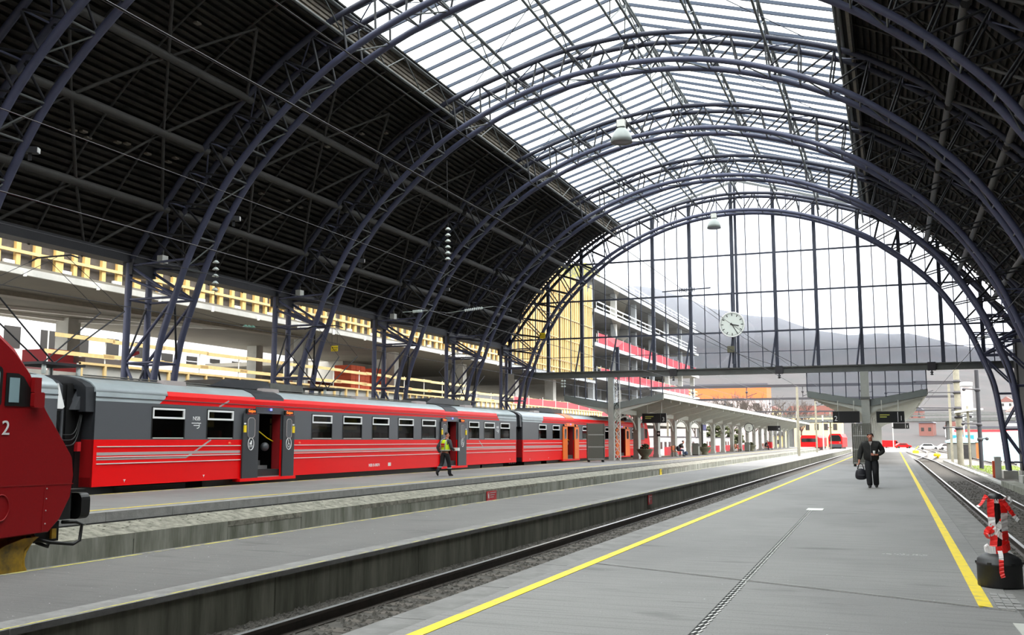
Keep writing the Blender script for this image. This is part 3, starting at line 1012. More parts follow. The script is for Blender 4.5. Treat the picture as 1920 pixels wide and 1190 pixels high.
def coach(name, label, y0, y1, wins, doors, cant, leaf='train_dark', hood='train_dark', logo=None, pods=(), vents=(), curt=()):
    T = thing(name, label, 'train car', (0, 0, 0))
    hd = [(d[1], d[2]) for d in doors]
    side_band('lower_panel', y0, y1, ZB0, ZRED, 'red', T, [(a, b, ZB0, ZRED) for a, b in hd])
    side_band('window_band', y0, y1, ZRED, ZGREY, 'train_grey', T, [(a, b, 1.6, 2.51) for a, b in [(w[0] - .03, w[1] + .03) for w in wins]] + [(a, b, ZRED, 2.44) for a, b in hd])
    c0, c1 = cant
    if c0 > y0: side_band('cant_panel', y0, c0, ZGREY, ZCANT, 'roof_silver', T)
    # red cant panel with slanted ends
    MB().hexa([(XS - .06, c0 - .25, ZGREY), (XS + .002, c0 - .25, ZGREY), (XS + .002, c1 + .25, ZGREY), (XS - .06, c1 + .25, ZGREY), (XS - .06, c0 + .1, ZCANT), (XS + .002, c0 + .1, ZCANT), (XS + .002, c1 - .1, ZCANT), (XS - .06, c1 - .1, ZCANT)]).build('cant_panel', 'red', T)
    if c1 < y1: side_band('cant_panel', c1, y1, ZGREY, ZCANT, 'roof_silver', T)
    # red sweep that laps onto the roof curve
    rp = roof_prof()
    MB().prism([(XS + .004, ZCANT), (XS - .046, 2.975), (XS - .06, 2.97), (XS - .05, ZCANT)], c0 + .1, c1 - .1, 'y').build('cant_panel', 'red', T)
    blk('gutter', XS - .01, XS + .02, y0, y1, 2.70, 2.72, 'train_grey', T)
    # shell
    b = MB(); b.prism(rp, y0, y1, 'y', smooth=True); b.build('roof', 'roof_silver', T)
    b = MB(); b.prism([(XS - .52, 3.235), (XS - .95, 3.312), (XS - 1.5, 3.345), (XS - 2.05, 3.312), (XS - 2.48, 3.235), (XS - 1.5, 3.2)], y0 + .2, y1 - .2, 'y'); b.build('roof_walkway', 'roof_dirty', T)
    blk('far_side', XS - CW, XS - CW + .06, y0, y1, ZB0, ZCANT, 'train_grey', T)
    blk('floor_pan', XS - CW + .06, XS - .06, y0, y1, ZB0, .55, 'interior_dark', T)
    for yy in (y0, y1 - .06):
        blk('end_wall', XS - CW, XS - .01, yy, yy + .06, ZRED, ZCANT, 'train_dark', T)
        blk('end_wall', XS - CW, XS - .01, yy, yy + .06, ZB0, ZRED, 'red_dark', T)
    for i, s in enumerate((y0 + 1.2, y1 - 4.2)):
        B = MB().box(XS - 2.6, XS - .35, s, s + 3, -.25, .25).build('bogie', 'black', T)
        for yy in (s + .5, s + 2.5):
            for xx in (XS - 2.35, XS - .85):
                MB().sweep([(xx, yy, -.12), (xx + .12, yy, -.12)], .42, 14).build('wheel', 'black', B)
    blk('underframe', XS - 2.7, XS - .2, y0 + 4.8, y1 - 4.8, -.35, .30, 'black', T)
    # relief stripes, cut at doors
    spans = []
    c = y0 + .12
    for d in sorted(doors):
        spans.append((c, d[0] - .03)); c = d[3] + .03
    spans.append((c, y1 - .12))
    for a, e in spans:
        for z in (1.37, 1.085, .91):
            blk('relief_line', XS - .01, XS + .022, a, e, z - .012, z + .012, 'off_white', T)
        blk('stripe', XS - .01, XS + .006, a, e, 1.13, 1.215, 'stripe_grey', T)
    for i, w in enumerate(wins):
        window(T, w[0], w[1], curt[i] if i < len(curt) else False)
    # seats seen through the windows
    for w in wins:
        S_ = MB().box(XS - 1.3, XS - .2, w[0] + .15, w[0] + .3, .9, 1.85).box(XS - 1.3, XS - .2, w[1] - .45, w[1] - .3, .9, 1.85)
        S_.build('seat_pair', 'interior_red', T)
    for d in doors:
        door(T, *d, leaf, hood)
    for z, y in [(.42, y0 + 1.2), (.44, y0 + 4.6), (.47, y1 - 1.0)]:
        arrow(T, y, z)
    for y in pods:
        P = MB()
        P.prism([(y, 3.3), (y + .7, 3.56), (y + 2.5, 3.62), (y + 3.2, 3.58), (y + 3.4, 3.3)], XS - 2.2, XS - .7, 'x').build('roof_pod', 'train_dark', T)
        P = MB().box(XS - 2.1, XS - .8, y + 3.5, y + 5.6, 3.28, 3.58).build('roof_pod', 'roof_dirty', T)
    for y in vents:
        MB().prism([(y, 3.2), (y + .1, 3.34), (y + 1.0, 3.34), (y + 1.05, 3.2)], XS - .75, XS - .45, 'x').build('roof_vent', 'stripe_grey', T)
    tube('roof_cable', (XS - .78, y0 + .3, 3.33), (XS - .78, y1 - .3, 3.33), .02, 'roof_dirty', T, 6)
    return T
carA = coach('train_coach', 'red and grey coach nearest the locomotive with two dark open doorways', 20.86, 52.82,
    [(23.07, 24.46), (25.54, 26.84), (31.54, 32.92), (33.75, 35.2), (36.09, 37.52), (38.4, 39.83), (40.69, 42.15), (46.05, 47.36), (48.08, 49.5), (50.36, 51.75)],
    [(27.30, 28.16, 29.59, 30.29), (42.62, 43.35, 44.6, 45.6)], (23.6, 50.0), pods=(26.5, 42.5), vents=(24.0, 29.0, 35.5, 41.0, 46.5), curt=(0, 1, 2, 2, 1, 1, 0, 0, 0, 0))
# operator's mark, number and the diagonal brush stripe
for (y, z) in ((25.02, 2.1), (49.95, 2.12)):
    text('NSB', .17, 'white', carA, (XS + .004, y, z + .10), FACE_PX, 'operator_mark', sx=1.15)
    lg = MB()
    lg.box(XS + .001, XS + .006, y - .22, y + .22, z - .05, z - .025)
    lg.box(XS + .001, XS + .006, y - .12, y + .14, z - .12, z - .095)
    lg.sweep([(XS + .004, y + .05 + .1 * cos(a), z - .11 + .085 * sin(a)) for a in [(-1.8 + .36 * k) for k in range(10)]], .013, 4)
    lg.build('operator_mark', 'white', carA)
text('NSB B 69874', .17, 'white', carA, (XS + .004, 36.3, .52), FACE_PX, 'car_number', sx=1.0)
MB().box(XS + .001, XS + .006, 37.5, 37.75, .46, .60).build('data_plate', 'off_white', carA)
for (ya, za, yb, zb) in ((24.9, 1.16, 25.75, 1.555), (26.1, 2.6, 26.6, 2.80), (20.98, 1.03, 24.6, 1.03), (24.6, 1.03, 24.9, 1.16), (47.4, 1.5, 48.0, 1.15)):
    MB().bar((XS + .004, ya, za), (XS + .004, yb, zb), .05, .006, up=(1, 0, 0)).build('brush_stripe', 'stripe_grey', carA)
for y in (26.7, 30.75):
    MB().ball((XS, y, 1.44), .05, sides=8, rings=4, sc=(.4, 1.6, 1)).build('marker_light', 'brick_orange', carA)
carB = coach('train_coach', 'red and grey coach behind it with orange doors, partly hidden by the platform roof', 53.87, 84.0,
    [(56.65, 58.04), (59.27, 60.66), (65.7, 67.2), (69.0, 70.4), (71.5, 72.9), (79.6, 81.0)],
    [(61.2, 62.15, 63.7, 64.65), (74.4, 75.4, 77.2, 78.6)], (57.5, 83.6), 'orange', 'orange', pods=(58.0,), vents=(57, 64, 70, 76), curt=(0, 1, 0, 1, 0, 0))
nose = MB()
nose.prism([(84.0, .3), (85.9, .3), (86.0, 1.3), (85.5, 2.2), (84.9, 2.95), (84.0, 3.25)], XS - CW, XS, 'x').build('cab_nose', 'red', carB)
blk('cab_window', XS - .01, XS + .01, 84.1, 85.1, 1.7, 2.5, 'window_dark', carB)
carL = coach('train_coach', 'silver-roofed grey coach half hidden behind the red locomotive', 4.0, 19.55,
    [(10.0, 11.4), (12.5, 13.9), (15.0, 16.4)], [], (4.5, 16.0), vents=(12.0,))
MB().prism([(19.55, 2.35), (19.55, 3.0), (19.78, 2.40), (19.72, 2.35)], XS - .1, XS + .01, 'x').build('end_fairing', 'white', carL)
# gangways
def gangway(label, y0, y1, cables):
    G = thing('gangway', label, 'gangway')
    b = MB()
    k = 7
    for i in range(k):
        a = y0 + (y1 - y0) * i / k
        e = y0 + (y1 - y0) * (i + 1) / k
        ins = .04 if i % 2 else .0
        b.box(XS - 2.55 + ins, XS - .45 - ins, a, e, .2, 3.05 - ins)
    b.build('bellows', 'rubber', G)
    R = roof_prof(2.55)
    hoodp = [(x * 1.0, z) for x, z in R][:7]
    for (a, e) in ((y0, y0 + .22), (y1 - .3, y1)):
        MB().prism([(XS - .04, 2.3)] + [(x - .03, z - .02) for x, z in R[1:-1]] + [(XS - CW + .04, 2.3), (XS - CW + .3, 2.3), (XS - CW + .4, 2.9), (XS - 1.5, 3.05), (XS - .4, 2.9), (XS - .3, 2.3)], a, e, 'y').build('end_cowl', 'train_dark', G)
    MB().prism([(y1 - .48, 2.35), (y1 - .05, 2.35), (y1 - .05, 2.95), (y1 - .15, 3.0)], XS - .75, XS - .25, 'x').build('cable_cowl', 'train_grey', G)
    for i in range(cables):
        d = .09 * i
        pts = []
        for t in range(15):
            f = t / 14
            yy = y0 + .12 + d * .7 + (y1 - y0 - .26 - d * .7) * f
            zz = 2.45 - (1.05 - .14 * i) * (1 - (2 * f - 1) ** 4)
            pts.append((XS - .28 - .03 * i, yy, zz))
        MB().sweep(pts, .022, 6).build('jumper_cable', 'rubber', G)
    tube('grab_pole', (XS - .3, y0 + .45, .4), (XS - .3, y0 + .45, 2.6), .045, 'train_grey', G)
    blk('coupler_block', XS - 1.8, XS - 1.2, y0, y1, .0, .4, 'black', G)
    return G
g1 = gangway('dark bellows gangway with hanging cable loops beside the locomotive', 19.55, 20.86, 3)
blk('tail_lamp', XS - .32, XS - .2, 20.5, 20.62, 1.25, 1.5, 'sign_red', g1)
gangway('dark bellows gangway between the two red and grey coaches', 52.82, 53.87, 1)
# pantographs
def panto(label, y, x, w=2.0, h=1.45):
    P = thing('pantograph', label, 'pantograph', (x, y, 0))
    for s in (-.5, .5):
        tube('insulator_foot', (s, -.6, 3.3), (s, -.6, 3.55), .06, 'insulator', P)
        tube('insulator_foot', (s, .6, 3.3), (s, .6, 3.55), .06, 'insulator', P)
    blk('frame', -.6, .6, -.75, .75, 3.55, 3.62, 'dark_steel', P)
    for s in (-.45, .45):
        for q in (-1, 1):
            tube('lower_arm', (s * .5, 0.0, 3.62), (s, q * w, 3.62 + h), .022, 'dark_steel', P, 6)
            tube('upper_arm', (s, q * w, 3.62 + h), (s * .8, q * .1, 3.62 + 1.75 * h), .008, 'dark_steel', P, 6)
    zt = 3.62 + 1.75 * h
    MB().sweep([(-.9, 0, zt - .1), (-.6, 0, zt), (.6, 0, zt), (.9, 0, zt - .1)], .025, 6).build('collector', 'dark_steel', P)
    return P
panto('steel pantograph raised above the coach roof beside the locomotive', 20.6, XS - 1.5, 2.3, 1.7)
panto('steel pantograph above the middle of the long red coach', 34.6, XS - 1.5)
panto('steel pantograph near the far end of the long red coach', 48.6, XS - 1.5)
# ================================================================ LOCOMOTIVE
LX0, LX1 = -13.95, -11.0
LOC = thing('locomotive', 'dark red locomotive nose with yellow snow plough on the second track', 'locomotive')
prof = [(2.0, 3.45), (8.6, 3.38), (9.3, 3.20), (9.72, 2.99), (10.02, 2.78), (10.3, 2.44), (10.6, 1.96), (10.97, 1.50), (11.12, 1.30), (11.16, 1.05), (11.12, .75), (10.95, .43), (10.77, .27), (9.9, .24), (2.0, .24)]
b = MB()
us = [-1, -.985, -.94, -.8, -.5, 0, .5, .8, .94, .985, 1]
nP = len(prof)
cm, cw = (LX0 + LX1) / 2, (LX1 - LX0) / 2
for u in us:
    e = max(0, abs(u) - .9) / .1
    for i, (y, z) in enumerate(prof):
        f = 1 if y > 8.5 else 0
        sh = f * (.30 * (1 - u * u)) - f * .05 * e * e
        zz = z - (.06 * e * e if z > 2.5 else 0) + (.03 * e * e if z < .5 else 0)
        b.v.append((cm + cw * u, y + sh, zz))
for k in range(len(us) - 1):
    for i in range(nP):
        j = (i + 1) % nP
        b.face((k * nP + i, k * nP + j, (k + 1) * nP + j, (k + 1) * nP + i), 0, i < nP - 2)
b.face(list(range(nP))[::-1]); b.face([(len(us) - 1) * nP + i for i in range(nP)])
b.build('body', 'loco_red', LOC)
X1 = LX1
def rrect(y0, y1, z0, z1, r, n=4):
    pts = []
    for cy, cz, a0 in ((y1 - r, z1 - r, 0), (y0 + r, z1 - r, pi / 2), (y0 + r, z0 + r, pi), (y1 - r, z0 + r, 1.5 * pi)):
        for k in range(n + 1):
            a = a0 + k * pi / 2 / n
            pts.append((cy + r * cos(a), cz + r * sin(a)))
    return pts
fr = MB().prism([(9.86, 2.0), (10.36, 2.0), (10.36, 2.12), (10.14, 2.40), (10.05, 2.44), (9.86, 2.44)], X1 - .01, X1 + .012, 'x').build('side_window', 'black', LOC)
MB().prism([(9.91, 2.05), (10.07, 2.05), (10.07, 2.38), (9.91, 2.38)], X1 + .01, X1 + .02, 'x').build('pane', 'fence_glass', fr)
dw = MB().prism(rrect(9.2, 9.80, 1.98, 2.52, .07), X1 - .01, X1 + .012, 'x').build('door_window', 'black', LOC)
MB().prism(rrect(9.25, 9.75, 2.03, 2.47, .05), X1 + .01, X1 + .02, 'x').build('pane', 'fence_glass', dw)
mb = MB().prism(rrect(10.26, 10.44, 1.99, 2.20, .03), X1 + .02, X1 + .09, 'x').build('mirror', 'red_dark', LOC)
MB().box(X1 + .02, X1 + .08, 10.26, 10.38, 2.2, 2.40).build('mirror', 'red_dark', LOC)
text('2', .27, 'white', LOC, (X1 + .006, 9.90, 1.70), FACE_PX, 'class_number')
MB().bar((X1 + .003, 9.0, .95), (X1 + .003, 11.12, .93), .012, .004, up=(1, 0, 0)).build('panel_seam', 'red_dark', LOC)
MB().bar((X1 + .003, 10.62, .94), (X1 + .003, 10.60, .30), .012, .004, up=(1, 0, 0)).build('panel_seam', 'red_dark', LOC)
for z in (.88, .74, .58, .40):
    MB().ball((X1 + .002, 10.65, z), .012, sides=6, rings=4).build('rivet', 'stripe_grey', LOC)
MB().sweep([(X1 + .004, 9.9 + .13 * cos(k * pi / 12), .66 + .17 * sin(k * pi / 12)) for k in range(24)], .010, 4, closed=True).build('hatch_ring', 'red_dark', LOC)
# buffers and coupler
for i, xx in enumerate((LX1 - .45, LX0 + .45)):
    B = MB().box(xx - .26, xx + .30, 10.8, 11.25, .42, .80).build('buffer', 'rubber', LOC)
    MB().sweep([(xx, 11.1, .60), (xx, 11.5, .60)], .14, 14).build('buffer_shank', 'rubber', B)
    MB().prism(rrect(xx - .30, xx + .30, .40, .78, .1), 11.45, 11.62, 'y').build('buffer_plate', 'rubber', B)
    MB().box(xx - .28, xx + .32, 10.85, 11.5, .80, .84).build('buffer_step', 'rubber', B)
MB().box(cm - .35, cm + .35, 10.7, 11.3, .10, .42).build('coupler', 'black', LOC)
MB().box(LX1 - .9, LX1 - .25, 10.72, 11.15, .12, .40).build('valve_box', 'black', LOC)
MB().box(LX1 - .24, LX1 - .20, 10.98, 11.06, .16, .30).build('valve_tag', 'plough', LOC)
MB().sweep([(LX1 - .2, 10.55, .22), (LX1 - .15, 10.9, .12), (LX1 - .12, 11.3, .06), (LX1 - .12, 11.42, .10), (LX1 - .12, 11.45, .33), (LX1 - .15, 11.36, .37), (LX1 - .2, 11.15, .38)], .025, 7).build('step_loop', 'rubber', LOC)
MB().sweep([(LX1 - .5, 11.1, .35), (LX1 - .5, 11.3, .22), (LX1 - .5, 11.2, .02), (LX1 - .5, 11.0, .1)], .03, 6).build('brake_hose', 'rubber', LOC)
# plough: curved blade
pl = MB()
for k in range(9):
    u = k / 8
    x = LX0 + .15 + (LX1 - LX0 - .25) * u
    for i in range(8):
        t = i / 7
        z = .22 - .64 * t
        y = 10.62 - .28 * sin(pi * (1 - t)) * .8 + .08 * t
        pl.v.append((x, y + .25 * (1 - abs(2 * u - 1)), z))
for k in range(8):
    for i in range(7):
        pl.face((k * 8 + i, (k + 1) * 8 + i, (k + 1) * 8 + i + 1, k * 8 + i + 1), 0, True)
po = pl.build('snow_plough', 'plough', LOC)
sd = po.modifiers.new('thickness', 'SOLIDIFY'); sd.thickness = .03
MB().prism([(10.66, .22), (10.42, .08), (10.40, -.12), (10.52, -.30), (10.70, -.42), (9.95, -.42), (9.8, -.3), (9.78, -.1), (9.88, .05), (10.1, .15), (10.4, .22)], LX1 - .14, LX1 - .10, 'x').build('plough_wing', 'plough', LOC)
blk('bogie', LX0 + .3, LX1 - .3, 3, 9.6, -.45, .24, 'black', LOC)
for yy in (5.0, 8.6):
    for xx in (LX0 + .6, LX1 - .75):
        MB().sweep([(xx, yy, -.02), (xx + .14, yy, -.02)], .53, 18).build('wheel', 'black', LOC)
# ================================================================ PLATFORM ROOFS (butterfly canopies)
def canopy(label, xc, half, z_base, y0, ncol, step, zdrop, col_w, name='platform_canopy'):
    T = thing(name, label, 'canopy', (xc, 0, 0))
    y1 = y0 + ncol * step - 2.0
    zt = lambda x: 4.12 + .62 * abs(x) / half
    # roof leaves
    for q in (-1, 1):
        MB().prism([(0, 4.02), (q * half, 4.66), (q * half, 4.74), (0, 4.10)], y0, y1, 'y').build('roof_leaf', 'canopy_shaded', T)
        MB().prism([(0, 4.10), (q * half, 4.74), (q * half, 4.77), (0, 4.13)], y0 - .05, y1 + .05, 'y').build('roof_covering', 'canopy_top', T)
        blk('edge_fascia', q * half - .04, q * half + .06, y0 - .05, y1, 4.48, 4.80, 'canopy', T)
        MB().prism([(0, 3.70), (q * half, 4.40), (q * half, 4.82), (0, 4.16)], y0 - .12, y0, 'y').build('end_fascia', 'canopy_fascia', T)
        MB().prism([(q * .1, 2.9), (q * .28, 3.25), (q * .7, 3.55), (q * half * .8, 4.15), (q * half, 4.38), (q * half, 4.45), (0, 3.75)], y0 - .05, y0 + .12, 'y').build('end_bracket', 'canopy', T)
    for i in range(ncol):
        y = y0 + i * step
        if i > 0:
            C = MB().box(-col_w, col_w, y - .42, y + .42, z_base, 3.3).build('column', 'column_grey', T)
            MB().box(-col_w - .05, col_w + .05, y - .47, y + .47, z_base, z_base + .25).build('column_plinth', 'column_grey', C)
        for q in (-1, 1):
            if i > 0:
                MB().prism([(0, 3.0), (q * .35, 3.35), (q * .9, 3.62), (q * (half - .2), 4.28), (q * (half - .2), 4.64), (0, 4.02)], y - .09, y + .09, 'y').build('roof_bracket', 'canopy', T)
        # cast arch between this column and the next
        if i < ncol - 1:
            pts = []
            n = 12
            for k in range(n + 1):
                t = k / n
                yy = y + .42 + (step - .84) * t
                pts.append((0, yy, 2.35 + .95 * (1 - (2 * t - 1) ** 2) ** .6))
            MB().sweep(pts, .07, 6).build('spandrel_arch', 'canopy', T)
            blk('spandrel_beam', -.1, .1, y + .42, y + step - .42, 3.45, 3.8, 'canopy', T)
            w = MB()
            for k in range(1, 12):
                p = pts[k]
                w.bar(p, (0, p[1] + (.25 if k % 2 else -.25), 3.5), .05, .05)
            w.build('spandrel_lattice', 'canopy', T)
        if i < 14:
            for q in (-1, 1):
                MB().bar((q * .5, y + step / 2, 3.98), (q * (half - .2), y + step / 2, 4.46), .09, .36).build('roof_rib', 'canopy', T)
    return T
canA = canopy('grey butterfly platform roof over the main platform beyond the glazed wall', -1.55, 3.7, 0.0, YW + .1, 11, 7.0, 0, .16)
canC = canopy('long grey butterfly platform roof on arched columns beside the train', -18.7, 3.65, ZC, YW + .1, 19, 7.0, 0, .20)
# main posts that carry the end beam
def end_post(label, x, z0):
    P = thing('beam_post', label, 'post', (x, YW, 0))
    blk('shaft', -.24, .14, -.2, .2, z0, ZBEAM0, 'column_grey', P)
    blk('lattice_edge', .55, .60, -.05, .05, z0, ZBEAM0, 'off_white', P)
    n = 11
    for k in range(n):
        za = z0 + (ZBEAM0 - z0) * k / n
        zb = z0 + (ZBEAM0 - z0) * (k + 1) / n
        a, c = (.14, .57) if k % 2 else (.57, .14)
        MB().bar((a, 0, za), (c, 0, zb), .04, .04).build('lattice_bar', 'off_white', P)
        MB().bar((c, 0, za), (a, 0, zb), .04, .04).build('lattice_bar', 'off_white', P)
    return P
end_post('grey post with white lattice edge carrying the end beam beside the train', -18.75, ZC)
P = thing('beam_post', 'plain grey post carrying the end beam above the main platform', 'post', (-1.6, YW, 0))
blk('shaft', -.26, .26, -.26, .26, 0, ZBEAM0, 'column_grey', P)
blk('post_head', -.3, .3, -.3, .3, 4.2, 4.35, 'beam_grey', P)
blk('plinth', -.34, .34, -.34, .34, 0, .3, 'column_grey', P)
# ================================================================ DEPARTURE DISPLAYS
def display(label, x0, x1, y, z0, z1, num, num_left=False, lines=True, hang=4.0):
    D = thing('departure_display', label, 'display', ((x0 + x1) / 2, y, 0), group=None)
    w = (x1 - x0) / 2
    blk('housing', -w, w, 0, .22, z0, z1, 'black', D)
    F = MB()
    for (a, b, c, d) in ((-w, w, z1 - .03, z1 + .01), (-w, w, z0 - .01, z0 + .02), (-w - .01, -w + .02, z0, z1), (w - .02, w + .01, z0, z1)):
        F.box(a, b, -.015, .03, c, d)
    F.build('housing_rim', 'train_dark', D)
    s = -1 if num_left else 1
    blk('divider', s * w * .55 - .02, s * w * .55 + .01, -.012, .01, z0 + .04, z1 - .04, 'train_grey' if num != '1' else 'white', D)
    if num:
        text(num, (z1 - z0) * .62, 'white', D, (s * w * .78, -.016, z0 + (z1 - z0) * .36), FACE_NY, 'platform_number', sx=.9)
    if lines:
        for k in range(2):
            blk('display_line', -w * .75 * (1 if s > 0 else -.0) - (0 if s > 0 else -.1), -w * .75 * (1 if s > 0 else 0) + w * (.7 - .2 * k), -.008, .01, z1 - .25 - k * .13, z1 - .19 - k * .13, lines, D)
    for q in (-.6, .6):
        tube('hanger', (q * w, .11, z1), (q * w, .11, hang), .03, 'canopy', D)
    return D
display('black departure display with number 3 under the roof beside the train', -17.05, -15.29, 71.0, 2.78, 3.46, '3', lines='led_green', hang=4.25)
display('black departure display with number 2 left of the main platform post', -3.63, -1.98, 68.2, 2.66, 3.40, '2', True, lines=None, hang=4.1)
display('black departure display with number 1 right of the main platform post', -0.95, 0.72, 68.2, 2.66, 3.37, '1', lines='led_green', hang=4.1)
display('small far departure display with number 1 above the main platform', 0.05, 1.5, 105.0, 2.65, 3.2, '1', lines=None, hang=4.15)
display('small far departure display at the end of the long platform roof', -17.2, -15.4, 150.0, 2.9, 3.6, '4', lines=None, hang=4.3)
display('black display hanging behind the lattice-edged post', -19.9, -18.9, 73.5, 3.0, 3.5, None, lines=None, hang=4.0)
# ================================================================ STATION CLOCK
CK = thing('station_clock', 'round white station clock in front of the glazed end wall', 'clock', (-9.72, 66.4, 9.2))
R_ = .82
MB().sweep([(0, 0, 0), (0, .18, 0)], R_, 48).build('case', 'off_white', CK)
MB().sweep([(R_ * cos(k * pi / 24), -.01, R_ * sin(k * pi / 24)) for k in range(48)], .035, 6, closed=True).build('rim', 'white', CK)
MB().sweep([(0, -.02, 0), (0, .01, 0)], R_ - .03, 48).build('dial', 'clock_face', CK)
for k in range(60):
    a = pi / 2 - k * pi / 30
    l = .17 if k % 5 == 0 else .055
    w = .055 if k % 5 == 0 else .022
    r1 = R_ - .07
    MB().bar((r1 * cos(a), -.025, r1 * sin(a)), ((r1 - l) * cos(a), -.025, (r1 - l) * sin(a)), .008, w, up=(-sin(a), 0, cos(a))).build('hour_mark' if k % 5 == 0 else 'minute_mark', 'black', CK)
def hand(name, ang, l, w):
    a = pi / 2 - radians(ang)
    MB().bar((-.13 * cos(a), -.04, -.13 * sin(a)), (l * cos(a), -.04, l * sin(a)), .01, w, up=(-sin(a), 0, cos(a))).build(name, 'black', CK)
hand('hour_hand', 102.5, .46, .06)
hand('minute_hand', 150, .72, .045)
MB().sweep([(0, -.05, 0), (0, 0, 0)], .05, 12).build('hub', 'black', CK)
CB = MB().box(-.35, .1, -.1, .25, -1.85, -1.45).build('junction_box', 'planter', CK)
MB().box(-.08, .08, .18, .35, -2.6, 2.2).build('mounting_rail', 'mullion', CK)
# ================================================================ HANGING LAMPS
def bell_lamp(label, x, y, z, top):
    L = thing('bell_lamp', label, 'lamp', (x, y, z), group='bell lamps under the skylight')
    MB().lathe([(.10, .62), (.20, .58), (.34, .42), (.42, .2), (.45, 0), (.43, 0), (.40, .18), (.3, .4), (.08, .55)], sides=20).build('shade', 'lamp_white', L)
    MB().lathe([(0.001, .03), (.42, .03), (.42, .05), (.001, .05)], sides=20).build('diffuser', 'lamp_inner', L)
    MB().box(-.16, .16, -.14, .14, .66, .95).build('gear_box', 'off_white', L)
    MB().sweep([(-.2, 0, .55), (-.2, 0, .95), (0, 0, 1.0), (.2, 0, .95), (.2, 0, .55)], .02, 6).build('yoke', 'grey_steel', L)
    tube('hanger', (0, 0, .95), (0, 0, top - z), .015, 'mullion', L, 6)
    return L
bell_lamp('white bell lamp hanging in the middle of the skylight', -9.95, 38.6, 13.75, 18.3)
bell_lamp('white bell lamp hanging just above the end wall glazing', -10.2, 63.0, 15.1, 18.3)
# spotlights clamped to the arch legs
def spot(label, x, y, z, rz):
    L = thing('floodlight', label, 'floodlight', (x, y, z), rz, group='floodlights clamped to the arches')
    MB().box(-.12, .12, -.22, .22, -.09, .09).build('body', 'dark_steel', L)
    MB().box(-.10, .10, .22, .25, -.07, .07).build('lens', 'white', L)
    MB().box(-.02, .02, -.05, .05, -.3, 0).build('bracket', 'dark_steel', L)
spotn = ['upper part of the sixth arch', 'fifth', 'fourth', 'third', 'second']
for i, y in enumerate((ARCHY[5], ARCHY[4], ARCHY[3], ARCHY[2], ARCHY[1])):
    spot('small white-faced floodlight clamped to the %s' % (spotn[i] if i == 0 else spotn[i] + ' arch from the glazed wall'), XC - 13.6 + .15, y + .75, 9.9, radians(-60))
for i, y in enumerate((ARCHY[4], ARCHY[3], ARCHY[2])):
    B = thing('junction_box', 'white electrical box under the eave at the %s arch from the glazed wall' % ('fifth', 'fourth', 'third')[i], 'electrical box', (XC - 16.6, y + .6, 8.35), group='white boxes under the eave')
    MB().box(-.13, .13, -.16, .16, 0, .3).build('box', 'off_white', B)
    MB().box(-.03, .03, -.03, .03, .3, .5).build('conduit', 'grey_steel', B)
# ================================================================ SIGNS
def wall_sign(label, x, y, z, w, h, m, lines=3, bottle=True):
    Sg = thing('wall_sign', label, 'sign', (x, y, z))
    blk('plate', 0, .02, -w / 2, w / 2, -h / 2, h / 2, m, Sg)
    if bottle:
        MB().sweep([(.022, -w * .34 + w * .09 * cos(k * pi / 8), h * .36 * sin(k * pi / 8)) for k in range(16)], .008, 4, closed=True).build('sign_ring', 'stripe_grey', Sg)
        blk('sign_symbol', .02, .026, -w * .37, -w * .31, -h * .2, h * .2, 'white', Sg)
    for k in range(lines):
        blk('sign_line', .02, .024, -w * .18, w * (.40 - .1 * k), h * (.28 - .24 * k), h * (.36 - .24 * k), 'stripe_grey' if m != 'yellow' else 'black', Sg)
    return Sg
wall_sign('red fire notice on the rough wall under the train platform', -14.18, 34.8, -.52, .95, .34, 'sign_red')
wall_sign('red fire notice on the dark wall of the narrow platform', -7.57, 32.4, -.40, .5, .30, 'sign_red', 2)
wall_sign('small yellow marker sign on the rough wall under the train platform', -14.18, 63.9, -.52, .55, .4, 'yellow', 2, False)
def hv_sign(label, x, y, z, w, h, top):
    Sg = thing('warning_sign', label, 'sign', (x, y, z), group='yellow high voltage signs')
    blk('plate', -w / 2, w / 2, 0, .02, -h / 2, h / 2, 'yellow', Sg)
    B = MB()
    B.poly([(-w * .36, -.003, h * .33), (-w * .26, -.003, h * .33), (-w * .30, -.003, h * .1), (-w * .22, -.003, h * .1), (-w * .34, -.003, -h * .15), (-w * .32, -.003, h * .03), (-w * .40, -.003, h * .03)])
    B.build('lightning_mark', 'black', Sg)
    text('HØYSPENNING', h * .2, 'black', Sg, (w * .12, -.004, h * .12), FACE_NY, 'warning_lettering', sx=.85)
    text('LIVSFARE', h * .24, 'black', Sg, (0, -.004, -h * .27), FACE_NY, 'warning_lettering', sx=1.1)
    for q in (-.4, .4):
        tube('hanger', (q * w, .01, h / 2), (q * w, .01, top - z), .008, 'wire', Sg, 5)
hv_sign('yellow warning plate hanging against the concrete between the third and fourth arches', -24.25, 40.0, 5.8, .36, .26, 8.0)
hv_sign('yellow warning plate hanging on the end arch', -23.1, 66.3, 8.95, .42, .40, 10.2)
# ================================================================ OVERHEAD WIRES AND INSULATORS
def wire(label, pts, r=.012):
    w = MB().sweep(pts, r, 5).build('overhead_wire', 'wire')
    return tag(w, label, 'wire', 'overhead wires')
wire('contact wire over the track beside the main platform', [(-6.0, -12, 5.2), (-6.0, 140, 5.2)])
wire('messenger wire above the track beside the main platform', [(-6.0, -12, 6.2), (-6.0, 66, 6.3), (-6.0, 140, 6.0)], .009)
wire('contact wire over the locomotive track', [(-12.5, -12, 5.3), (-12.5, 140, 5.3)])
wire('messenger wire above the locomotive track', [(-12.5, -12, 6.6), (-12.5, 140, 6.4)], .009)
wire('contact wire above the red train', [(-21.5, -12, 5.6), (-21.5, 140, 5.4)])
wire('messenger wire above the red train', [(-21.5, -12, 7.2), (-21.5, 140, 7.0)], .012)
wire('contact wire over the track on the arch feet side', [(3.07, 12, 5.1), (3.07, 110, 5.1)])
